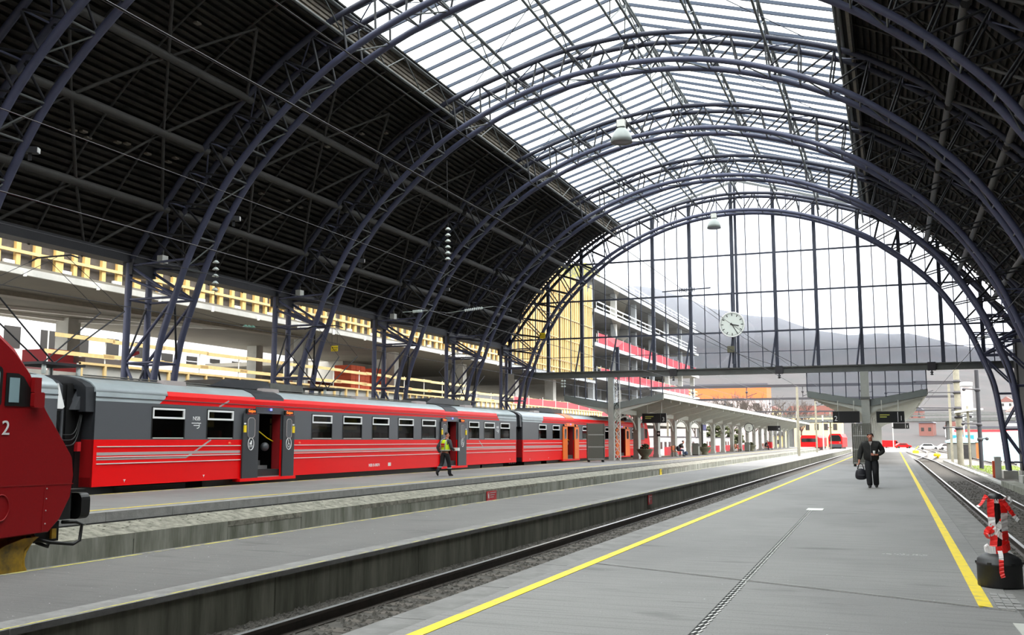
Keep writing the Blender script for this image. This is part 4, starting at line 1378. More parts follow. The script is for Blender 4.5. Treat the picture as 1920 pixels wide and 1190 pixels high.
wire('diagonal tie wire crossing in front of the clock', [(-16.6, 66.8, 14.3), (-9.0, 66.8, 8.3), (-5.5, 66.8, 6.3)], .015)
wire('lower diagonal tie wire under the clock', [(-21.5, 66.6, 13.2), (-9.9, 66.6, 7.4), (-6.4, 66.6, 6.2)], .015)
def rod_insulator(label, pts, m, n, r, grp, up=(-.6, 4.4, .4)):
    I = thing('rod_insulator', label, 'insulator', pts[0], group=grp)
    a, b = Vector((0, 0, 0)), Vector(pts[1]) - Vector(pts[0])
    tube('rod', a, b, .018, 'insulator', I, 6)
    d = b.normalized()
    for k in range(n):
        c = a + b * (.42 + .38 * k / n)
        tube('shed', c - d * .012, c + d * .012, r, m, I, 10)
    top = b * 1.0
    tube('hanger', b, b + Vector(up), .012, 'wire', I, 5)
    return I
def unp(px, py, y):
    """point on the plane Y = y seen at a pixel of the photograph"""
    x_, y_ = (px - 960) / FPX, (595 - py) / FPX
    R3 = cam.rotation_euler.to_matrix()
    d = R3 @ Vector((x_, y_, -1))
    return Vector((0, 0, H)) + d * (y / d.y)
rod_insulator('white ribbed insulator rod before the third arch leg', (unp(755, 585, 44), unp(802, 582, 44)), 'insulator', 9, .07, 'white insulator rods by the arch legs')
rod_insulator('long white bent insulator rod before the second arch leg', (unp(835, 587, 52), unp(925, 574, 52)), 'insulator', 10, .08, 'white insulator rods by the arch legs')
def glass_string(label, p, n, vertical=False):
    I = thing('insulator_string', label, 'insulator', p, group='glass insulator strings')
    for k in range(n):
        c = Vector((0, 0, -.26 * k)) if vertical else Vector((.07 * k, .17 * k, 0))
        MB().lathe([(.001, .09), (.05, .08), (.13, .0), (.12, -.02), (.04, 0), (.001, 0)], c, 12).build('glass_disc', 'insulator_green' if not vertical else 'insulator', I)
    tube('link', (0, 0, .3) if vertical else (-.1, -.25, .05), (0, 0, -.3 * n) if vertical else (.1 * n, .22 * n, .05), .012, 'wire', I, 5)
glass_string('green glass insulator string hanging between the fourth and fifth arches', unp(460, 612, 36), 3)
wire('wire holding the green glass insulator string between two arches', [(-25.5, 30.9, 6.6), unp(460, 610, 36), (-25.5, 38.8, 6.6)], .008)
glass_string('pale insulator string hanging in front of the third arch', unp(840, 430, 38), 6, True)
glass_string('pale insulator string hanging beside the fifth arch leg', unp(405, 492, 30), 5, True)
tube_w = wire('hanging wire above the pale insulator string by the third arch', [unp(838, 300, 38), unp(840, 428, 38)], .008)
wire('hanging wire above the pale insulator string by the fifth arch', [unp(409, 430, 30), unp(405, 492, 30)], .008)
# ribbed insulator on the end wall transom
I = thing('ribbed_insulator', 'dark ribbed insulator on the end wall transom left of the clock', 'insulator', (-13.4, 68.3, 12.0))
tube('rod', (-1.4, 0, -.05), (2.0, 0, .05), .05, 'mullion', I)
for k in range(9):
    tube('shed', (-.2 + k * .13, 0, 0), (-.17 + k * .13, 0, 0), .16, 'mullion', I, 10)
I = thing('ribbed_insulator', 'pale twin insulator hanging from the beam beside the end arch', 'insulator', (-22.2, 68.3, 5.9))
for k in range(3):
    for s in (-.1, .1):
        MB().ball((s, 0, -.1 - k * .2), .09, sides=8, rings=5, sc=(1, 1, .8)).build('shed', 'insulator', I)
for k, x in enumerate((-14.2, -7.0, 2.5)):
    I = thing('beam_insulator', 'small insulator fixed to the end beam above the %s' % ('locomotive track', 'clock side of the main platform', 'arch feet track')[k], 'insulator', (x, YW - .3, ZBEAM0), group='insulators on the end beam')
    MB().lathe([(.04, -.35), (.12, -.3), (.04, -.25), (.12, -.15), (.04, -.1), (.05, 0)], sides=10).build('shed', 'wire', I)
    blk('clamp', -.25, .25, -.06, .06, -.05, .5, 'wire', I)
# ================================================================ ROLL CAGES
def roll_cage(label, x, y, z, w=1.05, d=.8, h=2.0, rz=0):
    T = thing('roll_cage', label, 'roll cage', (x, y, z), rz, group='grey slatted roll cages')
    for a in (-w / 2, w / 2):
        for b in (-d / 2, d / 2):
            tube('corner_post', (a, b, .16), (a, b, h), .03, 'cage_grey', T, 6)
            MB().lathe([(.001, -.07), (.07, -.07), (.07, .07), (.001, .07)], (a * .85, b * .85, .08), 10).build('wheel', 'rubber', T)
    n = 9
    for b in (-d / 2, d / 2):
        for i in range(1, n):
            xx = -w / 2 + w * i / n
            blk('upright_slat', xx - .038, xx + .038, b - .008, b + .008, .18, h, 'cage_grey', T)
        for k in range(24):
            zz = .2 + (h - .2) * k / 23
            t = .035 if k % 8 == 0 else .022
            blk('cross_slat', -w / 2, w / 2, b - .012, b + .012, zz - t, zz + t, 'column_grey' if k % 8 == 0 else 'cage_grey', T)
    for a in (-w / 2, w / 2):
        for k in range(12):
            zz = .2 + (h - .2) * k / 11
            blk('cross_slat', a - .01, a + .01, -d / 2, d / 2, zz - .05, zz + .05, 'cage_grey', T)
        for i in range(1, 6):
            yy = -d / 2 + d * i / 6
            blk('upright_slat', a - .008, a + .008, yy - .03, yy + .03, .18, h, 'cage_grey', T)
    blk('base_frame', -w / 2, w / 2, -d / 2, d / 2, .14, .2, 'cage_grey', T)
    return T
roll_cage('tall grey slatted roll cage standing before the lattice-edged post', -18.45, 63.6, ZC, 1.1, .8, 1.72 * 1.45, radians(20))
roll_cage('tall grey slatted roll cage behind the man with the bag', -1.75, 62.5, 0, 1.0, .8, 2.5)
# ================================================================ PLANTERS, BENCHES, BINS, BOARDS ON THE TRAIN PLATFORM
def planter(label, x, y, z, s=1.0):
    T = thing('planter', label, 'planter', (x, y, z), group='concrete bowl planters')
    MB().lathe([(.001, 0), (.32 * s, 0), (.34 * s, .08), (.26 * s, .2), (.45 * s, .42), (.62 * s, .72), (.64 * s, .78), (.55 * s, .78), (.5 * s, .66), (.001, .64)], sides=20).build('bowl', 'planter', T)
    lf = MB()
    for k in range(60):
        a, r = random.uniform(0, 2 * pi), random.uniform(.0, .32) * s
        c = (r * cos(a), r * sin(a), .7 + random.uniform(0, .42) * s)
        lf.ball(c, .09 * s, sides=5, rings=3, sc=(1, .6, .8))
    lf.build('shrub', 'leaf', T)
planter('concrete bowl planter between the first two columns', -17.6, 74.0, ZC)
planter('concrete bowl planter beside the poster board', -17.4, 98.5, ZC)
planter('concrete bowl planter far along the train platform', -17.4, 133, ZC)
def bench(label, x, y, z, rz=0):
    T = thing('bench', label, 'bench', (x, y, z), rz, group='wooden platform benches')
    for k in range(4):
        blk('seat_slat', -.25 + k * .13, -.14 + k * .13, -.9, .9, .42, .46, 'wood_orange', T)
    for k in range(3):
        blk('back_slat', -.30, -.26, -.9, .9, .55 + k * .14, .66 + k * .14, 'wood_orange', T)
    for s in (-.7, .7):
        blk('leg', -.24, -.18, s - .03, s + .03, 0, .95, 'black', T)
        blk('leg', .18, .24, s - .03, s + .03, 0, .44, 'black', T)
bench('orange wooden bench with a seated traveller and bags', -17.9, 87.0, ZC)
bench('orange wooden bench far along the train platform', -17.9, 124, ZC)
bench('wooden bench beside the red trolley', -17.7, 150, ZC)
def litter_bin(label, x, y, z):
    T = thing('litter_bin', label, 'bin', (x, y, z), group='grey platform bins')
    MB().box(-.3, .3, -.4, .4, .08, 1.15).build('body', 'bin_green', T)
    MB().box(-.27, .27, -.36, .36, 0, .08).build('plinth', 'black', T)
    for k in range(3):
        MB().box(.30, .32, -.3 + k * .22, -.14 + k * .22, .85, 1.08).build('slot', 'black', T)
litter_bin('grey platform bin beside the bowl planter', -17.6, 94.8, ZC)
litter_bin('grey platform bin far along under the long roof', -17.6, 130.5, ZC)
T = thing('poster_board', 'dark timetable board with blue header and two white posters', 'board', (-17.9, 101.0, ZC))
blk('frame', -.06, .06, -1.05, 1.05, .3, 3.0, 'black', T)
blk('header', .06, .075, -.85, 1.0, 2.45, 2.95, 'sign_blue', T)
blk('poster', .06, .075, -.85, .02, .55, 2.38, 'poster', T)
blk('poster', .06, .075, .12, .98, .55, 2.38, 'poster', T)
for k in range(7):
    blk('print_line', .075, .08, -.7, -.1, .75 + k * .22, .8 + k * .22, 'stripe_grey', T)
    blk('print_line', .075, .08, .25, .85, .75 + k * .22, .8 + k * .22, 'stripe_grey', T)
for s in (-.95, .95):
    blk('leg', -.05, .05, s - .05, s + .05, 0, .3, 'black', T)
text('i', .42, 'white', T, (.078, .08, 2.70), FACE_PX, 'header_symbol')
T = thing('platform_sign', 'small square dark sign with arrow on the second column', 'sign', (-18.45, 82.05, 2.1))
blk('plate', -.02, .02 + .25, -.02, .0, -.25, .2, 'black', T)
MB().prism([(.02, -.02), (.14, .1), (.14, .03), (.22, .03), (.22, -.07), (.14, -.07), (.14, -.14)], -.03, -.02, 'y').build('arrow', 'white', T)
C2 = thing('platform_clock', 'small round clock hanging under the long platform roof', 'clock', (-17.0, 128, 3.1))
MB().sweep([(0, -.1, 0), (0, .1, 0)], .55, 24).build('dial', 'clock_face', C2)
MB().sweep([(.55 * cos(k * pi / 12), -.1, .55 * sin(k * pi / 12)) for k in range(24)], .04, 5, closed=True).build('rim', 'black', C2)
MB().bar((0, -.12, 0), (.2, -.12, -.05), .01, .05).build('hour_hand', 'black', C2)
MB().bar((0, -.12, 0), (.15, -.12, -.38), .01, .04, up=(1, 0, 0)).build('minute_hand', 'black', C2)
tube('hanger', (0, 0, .55), (0, 0, 1.2), .03, 'canopy', C2)
T = thing('luggage_trolley', 'red luggage trolley beside the far bench', 'trolley', (-17.3, 153, ZC))
MB().box(-.35, .35, -.5, .5, .25, 1.15).build('tub', 'sign_red', T)
MB().sweep([(-.3, -.5, 1.1), (-.3, -.7, 1.2), (.3, -.7, 1.2), (.3, -.5, 1.1)], .025, 6).build('handle', 'black', T)
for a in (-.3, .3):
    for b_ in (-.35, .35):
        MB().sweep([(a - .03, b_, .12), (a + .03, b_, .12)], .12, 10).build('wheel', 'black', T)
# ================================================================ BARRIER FOOT WITH TAPE
T = thing('barrier_post', 'black barrier post in a heavy round foot wrapped in red and white tape', 'barrier post', (1.0, 11.95, 0))
MB().lathe([(.001, 0), (.215, 0), (.222, .02), (.222, .22), (.228, .225), (.228, .25), (.222, .255), (.215, .29), (.16, .33), (.07, .365), (.055, .37), (.055, .38)], sides=32).build('foot', 'plastic_black', T)
for k in range(6):
    a = k * pi / 3
    MB().box(-.235, -.222, -.02, .02, .24, .265).build('foot_lug', 'plastic_black', T, rot=(0, 0, a))
MB().lathe([(.05, .36), (.05, .86), (.065, .87), (.075, .9), (.075, .95), (.05, .975), (.001, .98)], sides=16).build('post', 'rubber', T)
def ribbon(pts, w, m, nrm=None, name='tape'):
    b = MB()
    P_ = [Vector(p) for p in pts]
    mi = [b.mat('tape_red'), b.mat('tape_white')]
    segs = catmull(P_, 6)
    for i, p in enumerate(segs):
        t = (segs[min(i + 1, len(segs) - 1)] - segs[max(i - 1, 0)]).normalized()
        n_ = Vector((p.x, p.y, 0))
        n_ = n_.normalized() if n_.length > .01 else Vector((0, -1, 0))
        s = t.cross(n_).normalized() * (w / 2) + n_ * .004 * sin(i * 2.1)
        b.v += [tuple(p - s), tuple(p + s)]
    L = 0
    for i in range(len(segs) - 1):
        L += (segs[i + 1] - segs[i]).length
        b.face((2 * i, 2 * i + 1, 2 * i + 3, 2 * i + 2), mi[int(L / .19 + m) % 2])
    o = b.build(name, None, T)
    md = o.modifiers.new('thickness', 'SOLIDIFY'); md.thickness = .003
    return o
ribbon([(-.055, -.07, .92), (-.06, -.085, .8), (-.055, -.08, .66), (-.045, -.075, .52), (-.055, -.08, .42)], .08, 0.0)
ribbon([(.06, -.07, .92), (.07, -.085, .8), (.065, -.08, .66), (.07, -.075, .52), (.06, -.08, .42)], .085, 0.2)
ribbon([(-.08, -.06, .55), (-.02, -.09, .6), (.04, -.09, .68), (.08, -.05, .76)], .06, 1.0)
ribbon([(.08, -.06, .5), (.0, -.095, .56), (-.08, -.06, .64)], .06, 1.2)
ribbon([(-.07, -.05, .91), (-.10, -.08, .95), (-.13, -.08, .90), (-.16, -.09, .86), (-.19, -.1, .84)], .045, 0.0)
ribbon([(.07, -.05, .91), (.11, -.08, .94), (.15, -.08, .90), (.13, -.08, .86)], .05, 1.0)
ribbon([(.07, -.06, .9), (.12, -.08, .82), (.17, -.09, .74), (.20, -.09, .70)], .075, 0.0)
ribbon([(-.09, -.05, .42), (-.13, -.06, .40), (-.05, -.1, .385), (.05, -.1, .40), (.11, -.05, .44), (.09, .05, .43)], .08, 1.1)
ribbon([(.0, -.07, .40), (.005, -.15, .36), (.005, -.20, .32), (.0, -.232, .25), (.0, -.235, .17), (.012, -.238, .12)], .045, 1.0)
ribbon([(-.09, -.05, .5), (-.12, -.07, .55), (-.09, -.08, .6), (-.06, -.09, .56)], .07, 0.0)
ribbon([(.075 * cos(a), .075 * sin(a), .90) for a in [k * pi / 5 for k in range(11)]], .045, 0.0)
# ================================================================ BUILDING SITE ALONGSIDE THE HALL
XB = -33.0
CB_ = thing('construction_building', 'unfinished grey concrete building rising beyond the train side arches', 'building')
ZD = 8.30                                      # underside of the big deck
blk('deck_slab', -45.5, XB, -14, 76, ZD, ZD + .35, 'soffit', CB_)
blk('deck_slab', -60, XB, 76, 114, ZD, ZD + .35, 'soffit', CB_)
blk('rear_wall', -60.2, -60, 84, 114, 4.35, ZD, 'concrete_grey', CB_)
blk('deck_edge', XB - .02, XB + .12, -14, 114, ZD - .05, ZD + .22, 'concrete_pale', CB_)
for y in range(26, 112, 4):
    blk('edge_bracket', XB + .10, XB + .22, y, y + .08, ZD - .12, ZD + .15, 'off_white', CB_)
blk('lower_deck', -58, XB + 1.2, -14, 182, 3.6, 4.35, 'concrete_grey', CB_)
for (x, y, w) in ((-43, 42.5, .45), (-43, 33.5, .45), (-43, 60, .4), (-40, 74, .45), (-36.5, 56, .35), (-40, 88, .5), (-36.0, 68, .35), (-36.0, 81, .4), (-36, 94, .5), (-36, 106, .5), (-46, 100, .6)):
    blk('column', x - w, x + w, y - w, y + w, 4.35, ZD, 'concrete_pale', CB_)
for (x0, x1, y0, y1) in ((-50, -44, 74, 74.6), (-44.6, -44, 74, 82), (-52, -43, 96, 96.6), (-58, -50, 110, 111)):
    blk('core_wall', x0, x1, y0, y1, 4.35, ZD, 'concrete_grey', CB_)
# steel beams under the soffit
for (a, b) in (((-43, 33, ZD - .07), (-38.2, 48, ZD - .07)), ((-45, 26, ZD - .07), (-43, 42.5, ZD - .07)), ((-43, 42.5, ZD - .1), (-36.5, 49, ZD - .1))):
    MB().bar(a, b, .25, .18).build('soffit_beam', 'off_white', CB_)
MB().bar((-38.5, 25, ZD - .1), (-36, 55, ZD - .1), .7, .2).build('soffit_drop', 'ribbed', CB_)
# tall open floors beyond the end wall
YF0, YF1 = 114.0, 182.0
for i, z in enumerate((9.2, 13.2, 17.3, 21.3)):
    e = 0 if i else 0
    blk('floor_slab', -60, XB, YF0, YF1 - i * .0, z - .35, z, 'concrete_grey', CB_)
    blk('slab_edge', XB - .02, XB + .1, YF0, YF1, z - .38, z + .05, 'off_white', CB_)
    for y in range(116, 183, 11):
        if i < 3:
            blk('column', XB - 1.6, XB - .9, y, y + .7, z, z + 3.7, 'concrete_pale', CB_)
    blk('rear_wall', -60.2, -60, YF0, YF1, z, z + 3.7, 'concrete_grey', CB_)
    blk('bay_wall', -60, XB - 6, YF1 - .4, YF1, z, z + 3.7, 'concrete_grey', CB_) if i < 3 else None
    blk('bay_wall', -60, XB - 1.0, YF0 + 20, YF0 + 20.3, z, z + 3.7, 'concrete_grey', CB_) if i < 2 else None
for y in range(116, 183, 11):
    blk('column', XB - 1.6, XB - .9, y, y + .7, 4.35, 8.85, 'concrete_pale', CB_)
    blk('column', XB - 7, XB - 6.3, y, y + .7, 4.35, 8.85, 'concrete_pale', CB_)
blk('roof_plant', -45, -34, 114, 120, 21.3, 23.0, 'yellow_worn', CB_)
# --- timber formwork wall standing on the deck edge
FW = thing('timber_formwork', 'yellow timber formwork wall on the deck edge above the train', 'formwork')
blk('plywood', XB - .35, XB - .25, 24, 113.5, ZD + .35, 18.6, 'plywood_dark', FW)
y = 24.0
k = 0
while y < 113.5:
    w = (.30, .22, .30, .42, .20)[k % 5]
    if y > 88:
        w *= 1.3
    blk('stud', XB - .25, XB - .08, y, y + w, ZD + .32, 19.0 + .5 * ((k * 7) % 3), 'timber', FW)
    y += (1.05, .95, 1.1, 1.0, .62)[k % 5] if y < 88 else (.72, .8, .66, .9, .6)[k % 5]
    k += 1
for z in (9.15, 10.0, 12.4, 14.8, 17.2):
    blk('waler', XB - .12, XB - .02, 24, 113.5, z, z + (.13 if z < 11 else .1), 'timber_pale', FW)
for y in range(26, 112, 3):
    blk('insulation_tile', XB - .2, XB - .06, y + .2, y + .7, ZD + .30, ZD + .5, 'white', FW)
# --- guard rails of planks along the lower deck
def guard(label, x, y0, y1, z, planks, m, post='net_red', step=3.2, name='guard_rail', grp='plank guard rails on the building site'):
    G = thing(name, label, 'guard rail', group=grp)
    y = y0
    while y < y1:
        tube('post', (x, y, z), (x, y, z + max(planks) + .25), .03, post, G, 6)
        y += step
    y = y0
    i = 0
    while y < y1 - 1:
        for q, zz in enumerate(planks):
            blk('plank', x + .03, x + .07, y - .2 + (q % 2) * .5, y + step * 1.15, z + zz + .03 * ((i + q) % 2), z + zz + .17 + .03 * ((i + q) % 2), m, G)
        y += step * 1.02
        i += 1
    return G
guard('pale plank guard rail behind the train near the locomotive', XB + .6, 31, 72, 4.35, (.75, 1.45), 'timber_pale', 'off_white')
guard('pale plank guard rail behind the train towards the end wall', XB + .6, 73, 108, 4.35, (.5, 1.0), 'timber_pale', 'off_white')
for i, z in enumerate((9.2, 13.2, 17.3, 21.3)):
    G = guard('plank guard rail on the %s open concrete floor' % ('lowest', 'second', 'third', 'topmost')[i], XB - .1, YF0 + 1, YF1 - 1, z, (.35, .95) if i != 3 else (.3, .8, 1.3), 'off_white' if i > 1 else 'timber_pale', 'off_white')
def net(label, x, y0, y1, z0, z1):
    N = thing('safety_net', label, 'net', group='red safety nets on the concrete floors')
    y = y0
    while y < y1:
        e = min(y + 4, y1)
        MB().hexa([(x, y, z0), (x + .03, y, z0), (x + .03, e, z0), (x, e, z0), (x, y, z1), (x + .03, y, z1 - .05), (x + .03, e, z1), (x, e, z1 - .08)]).build('net_panel', 'net_red', N)
        tube('post', (x + .05, y, z0 - .1), (x + .05, y, z1 + .2), .03, 'off_white', N, 6)
        y += 4
net('red safety net along the second open concrete floor', XB + .05, YF0 + 1, YF1 - 2, 13.25, 14.5)
net('red safety net along the lowest open concrete floor', XB + .05, YF0 + 2, YF1 - 10, 9.25, 10.3)
net('red safety net on the deck behind the second coach', XB + .9, 84, 150, 4.4, 5.5)
# --- ladder-like timber shutter along the lower deck edge
LS = thing('edge_shutter', 'ladder-like timber edge shutter just above the train roofs', 'formwork')
blk('shutter_board', XB + 1.19, XB + 1.3, 32, 112, 3.85, 4.75, 'concrete_pale', LS)
for z in (3.9, 4.7):
    blk('shutter_rail', XB + 1.3, XB + 1.42, 32, 112, z, z + .1, 'timber_pale', LS)
y = 32.0
while y < 112:
    blk('shutter_stud', XB + 1.3, XB + 1.42, y, y + .12, 3.9, 4.78, 'timber_pale', LS)
    y += 1.35 if y < 60 else 1.0
# --- stacked orange brick pallets
for i, (x, y) in enumerate(((-37.5, 64.5), (-37.5, 68.3))):
    Pl = thing('brick_pallet', 'orange brick pallet under the concrete deck, %s' % ('nearer the locomotive' if i == 0 else 'nearer the end wall'), 'brick pallet', (x, y, 4.35), group='orange brick pallets')
    blk('pallet', -.8, .8, -1.5, 1.5, 0, .15, 'timber', Pl)
    for r in range(7):
        for c in range(4):
            if r == 6 and c > 2: continue
            blk('brick_block', -.7, .7, -1.4 + c * .7, -.74 + c * .7, .15 + r * .36, .49 + r * .36, 'brick_orange', Pl)
# --- brown site cabins and red machine
for i, (x, y, l) in enumerate(((-40, 60, 5), (-44, 78, 6), (-42, 50, 4))):
    Cb = thing('site_cabin', 'low dark red site cabin %s' % ('beside the brick pallets', 'under the deck past the brick pallets', 'behind the bellows gangway')[i], 'cabin', (x, y, 4.35), group='dark red site cabins')
    MB().box(-1.5, 1.5, 0, l, 0, 1.2).build('body', 'brick_dark', Cb)
    MB().prism([(-1.6, 1.2), (1.6, 1.2), (1.2, 1.4), (-1.2, 1.4)], -.1, l + .1, 'y').build('roof', 'brick_dark', Cb)
    MB().box(1.5, 1.53, 1, 2, .4, 1.0).build('window', 'house_window', Cb)
Ex = thing('site_crane', 'small red site machine with folded arm behind the bellows gangway', 'machine', (-38, 38.5, 4.35))
MB().box(-1.2, 1.2, -3, 3, 0, .9).build('chassis', 'red_dark', Ex)
MB().box(-.9, .9, -2.8, -1.4, .9, 1.5).build('counterweight', 'net_red', Ex)
MB().bar((0, 2.6, .5), (0, 2.9, 1.5), .2, .2).build('boom', 'net_red', Ex)
MB().bar((0, 2.9, 1.5), (0, 4.0, 1.9), .16, .16).build('boom', 'net_red', Ex)
MB().box(-1.25, 1.25, -1, 1.5, .9, 1.25).build('engine_cover', 'stripe_grey', Ex)
# --- white office building seen under the deck
WB = thing('white_building', 'long white building with dark square windows seen under the concrete deck', 'building')
blk('facade', -78, -72, 20, 150, -.8, 14, 'house_white', WB)
for y in range(40, 146, 4):
    for z in (7.0, 9.6):
        if y > 84 or z > 9:
            o = blk('window', -72.02, -71.9, y, y + 1.7, z, z + (1.9 if y < 84 else 1.1), 'house_window', WB)
        if y > 84:
            blk('window_frame', -72.02, -71.88, y - .1, y + 1.8, z + .5, z + .58, 'house_white', WB)
T = thing('site_van', 'white van with blue markings behind the plank guard rail', 'van', (-58, 78, 4.35))
MB().prism([(0, 0), (6, 0), (6, 1.1), (5.2, 2.2), (0, 2.3)], -1.0, 1.0, 'x').build('body', 'house_white', T)
MB().box(1.0, 1.02, 1.2, 2.4, .9, 1.7).build('marking', 'paint_blue', T)
MB().box(1.0, 1.02, 2.8, 3.6, .9, 1.5).build('marking', 'paint_blue', T)
for yy in (1.2, 4.7):
    MB().sweep([(-1.02, yy, .1), (1.02, yy, .1)], .38, 12).build('wheel', 'black', T)
# --- white site containers and red barriers behind the long platform roof
for i in range(6):
    y = 92 + i * 17
    Cn = thing('site_container', 'white site container behind the long platform roof, %s from the train' % ('first', 'second', 'third', 'fourth', 'fifth', 'sixth')[i], 'container', (-29.5, y, -.8), group='white site containers')
    MB().box(-1.3, 1.3, 0, 9, .1, 2.7).build('body', 'house_white', Cn)
    for k in range(3):
        MB().box(1.3, 1.33, 1 + k * 2.6, 2.3 + k * 2.6, 1.2, 2.1).build('window', 'house_window', Cn)
    MB().box(-1.35, 1.35, -.05, 9.05, 2.7, 2.85).build('roof', 'roof_slate', Cn)
for i in range(7):
    y = 88 + i * 15
    Br = thing('red_barrier', 'low red plastic barrier behind the long platform roof, %s from the train' % ('first', 'second', 'third', 'fourth', 'fifth', 'sixth', 'seventh')[i], 'barrier', (-25.5, y, -.8), group='red plastic barriers')
    for k in range(4):
        MB().box(-.2, .2, k * 2.1, k * 2.1 + 1.95, .1, 1.5).build('barrier_panel', 'net_red', Br)
        MB().box(-.3, .3, k * 2.1 + .8, k * 2.1 + 1.1, 0, .1).build('barrier_foot', 'black', Br)
# ================================================================ YARD BEYOND THE END WALL
def mast(label, x, y, h, r, m, arms=()):
    P = thing('catenary_mast', label, 'mast', (x, y, -.8), group='overhead line masts in the yard')
    tube('pole', (0, 0, 0), (0, 0, h), r, m, P, 10)
    for z, l in arms:
        tube('bracket', (0, 0, z), (l, 0, z + .1), .05, 'wire', P, 6)
        tube('collar', (0, 0, z - .12), (0, 0, z + .12), r * 1.35, 'wire', P, 10)
        MB().ball((l, 0, z + .05), .14, sides=8, rings=5).build('insulator', 'wire', P)
    return P
mast('thick grey catenary mast just beyond the end arch foot', 5.55, 97.5, 9.0, .26, 'pole_wood', ((6.6, -6), (5.2, -5), (7.6, -3.5), (4.4, 1.0), (3.4, -1.2)))
mast('dark catenary mast beside the end arch foot', 6.55, 88.5, 8.0, .16, 'dark_steel', ((6.4, -1), (3.6, -1.2), (2.4, .5)))
mast('slender sign pole between the two catenary masts', 6.0, 92.5, 5.2, .10, 'pole_wood')
Tb = thing('transformer_box', 'grey transformer box on the platform between the two masts', 'box', (6.1, 94.0, 4.2))
MB().box(-.45, .45, -.3, .3, -.1, 1.9).build('cabinet', 'stripe_grey', Tb)
MB().lathe([(.5, 2.0), (.5, 2.3), (.001, 2.35)], sides=14).build('cap', 'off_white', Tb)
MB().bar((-.55, 3.5, -.17), (.45, -5.5, -.17), .7, .15).build('shelf', 'off_white', Tb)
def gantry(label, y, x0, x1, z, posts):
    G = thing('catenary_gantry', label, 'gantry', (0, y, 0), group='overhead line gantries')
    blk('beam', x0, x1, -.12, .12, z, z + .3, 'wire', G)
    for x in posts:
        blk('post', x - .12, x + .12, -.12, .12, -.8, z, 'pole_wood', G)
    n = int((x1 - x0) / 3)
    for k in range(1, n):
        x = x0 + (x1 - x0) * k / n
        if k % 2:
            tube('drop_arm', (x, 0, z), (x, 0, z - 1.1), .05, 'wire', G, 6)
            tube('cantilever', (x, 0, z - 1.0), (x + 1.1, 0, z - .6), .04, 'wire', G, 6)
            MB().ball((x, 0, z - .5), .15, sides=8, rings=5).build('insulator', 'wire', G)
gantry('overhead line gantry closest beyond the end wall', 112, -30, 6.0, 7.3, (-29.5, -9.6, 5.6))
gantry('overhead line gantry behind the first one', 145, -32, 9, 7.2, (-31, -10, 8.5))
gantry('lower overhead line gantry far beyond the platforms', 215, -34, 14, 7.3, (-33, -12, 13))
for i, (x, y) in enumerate(((-11.0, 175), (-13, 150), (-26, 235), (-8.0, 240), (11, 180), (-15, 260), (0, 260))):
    mast('thin grey signal mast %s' % ('beside the bare trees', 'at the end of the narrow platform', 'left of the distant train', 'right of the distant train', 'beside the footbridge', 'farthest behind the distant train', 'behind the main platform roof')[i], x, y, 6.5, .12, 'column_grey', ((5.4, .8),))
# overbridge
OB = thing('road_bridge', 'grey road bridge crossing the yard behind the platform roofs', 'bridge', (0, 205, 0))
MB().bar((-45, 18, 5.4), (70, -14, 5.4), 7, .6).build('deck', 'bridge_grey', OB)
MB().bar((-45, 14.4, 6.6), (70, -17.6, 6.6), .12, .14).build('hand_rail', 'bridge_grey', OB)
MB().bar((-45, 14.4, 6.2), (70, -17.6, 6.2), .06, .35).build('railing', 'bridge_grey', OB)
for x in (-40, -20, -4, 10, 26, 44):
    yb_ = 18 - 32 * (x + 45) / 115
    blk('pier', x - .4, x + .4, yb_ - 2.5, yb_ + 2.5, -.8, 5.0, 'bridge_grey', OB)
# shed, fence, concrete posts, grass
Sh = thing('yard_shed', 'small grey yard shed with pale roof beside the tracks', 'shed', (8.0, 136, -.8))
MB().box(-1.7, 1.7, -1.5, 1.5, 0, 2.0).build('walls', 'cage_grey', Sh)
MB().prism([(-1.9, 2.0), (1.9, 2.0), (1.9, 2.25), (0, 2.75), (-1.9, 2.25)], -1.7, 1.7, 'y').build('roof', 'fence_glass', Sh)
MB().box(-.2, .9, -1.53, -1.5, .1, 1.75).build('door', 'wall_dark', Sh)
Cn = thing('yard_cabinet', 'brown yard cabinet between the shed and the fence', 'cabinet', (9.6, 128, -.8))
MB().box(-.6, .6, -.5, .5, 0, 2.0).build('body', 'wood_orange', Cn)
MB().box(-.65, .65, -.55, .55, 2.0, 2.1).build('lid', 'planter', Cn)
Fn = thing('glass_fence', 'bluish glazed fence beside the end arch foot', 'fence', (0, 110, 0))
for k in range(9):
    x = 8.2 + k * .95
    blk('fence_panel', x, x + .9, -.03, .03, -.5, 1.9, 'fence_glass', Fn)
    tube('fence_post', (x - .03, 0, -.8), (x - .03, 0, 2.0), .05, 'off_white', Fn, 6)
Ku = thing('cable_trough', 'pale concrete cable trough along the outer rail', 'cable trough', (0, 0, 0))
y = 50.0
while y < 118:
    xx = 4.95 + .0 * y
    blk('trough_lid', xx, xx + .35, y, y + .97, -.8, -.62 + random.uniform(-.01, .02), 'concrete_pale', Ku)
    y += 1.0
Pm = thing('concrete_marker', 'pale concrete marker post with orange side by the end arch foot', 'marker post', (5.75, 66.2, -.8))
MB().box(-.15, .2, -.2, .2, 0, 1.35).build('post', 'concrete_pale', Pm)
MB().box(-.27, -.15, -.15, .15, 0, 1.1).build('orange_side', 'brick_orange', Pm)
gr = MB()
for i in range(5000):
    x, yy = random.uniform(5.4, 10), random.uniform(72, 100)
    h, a = random.uniform(.04, .16), random.uniform(0, pi)
    dx, dy = .02 * cos(a), .02 * sin(a)
    gr.poly([(x - dx, yy - dy, -.8), (x + dx, yy + dy, -.8), (x + random.uniform(-.05, .05), yy + random.uniform(-.05, .05), -.8 + h)])
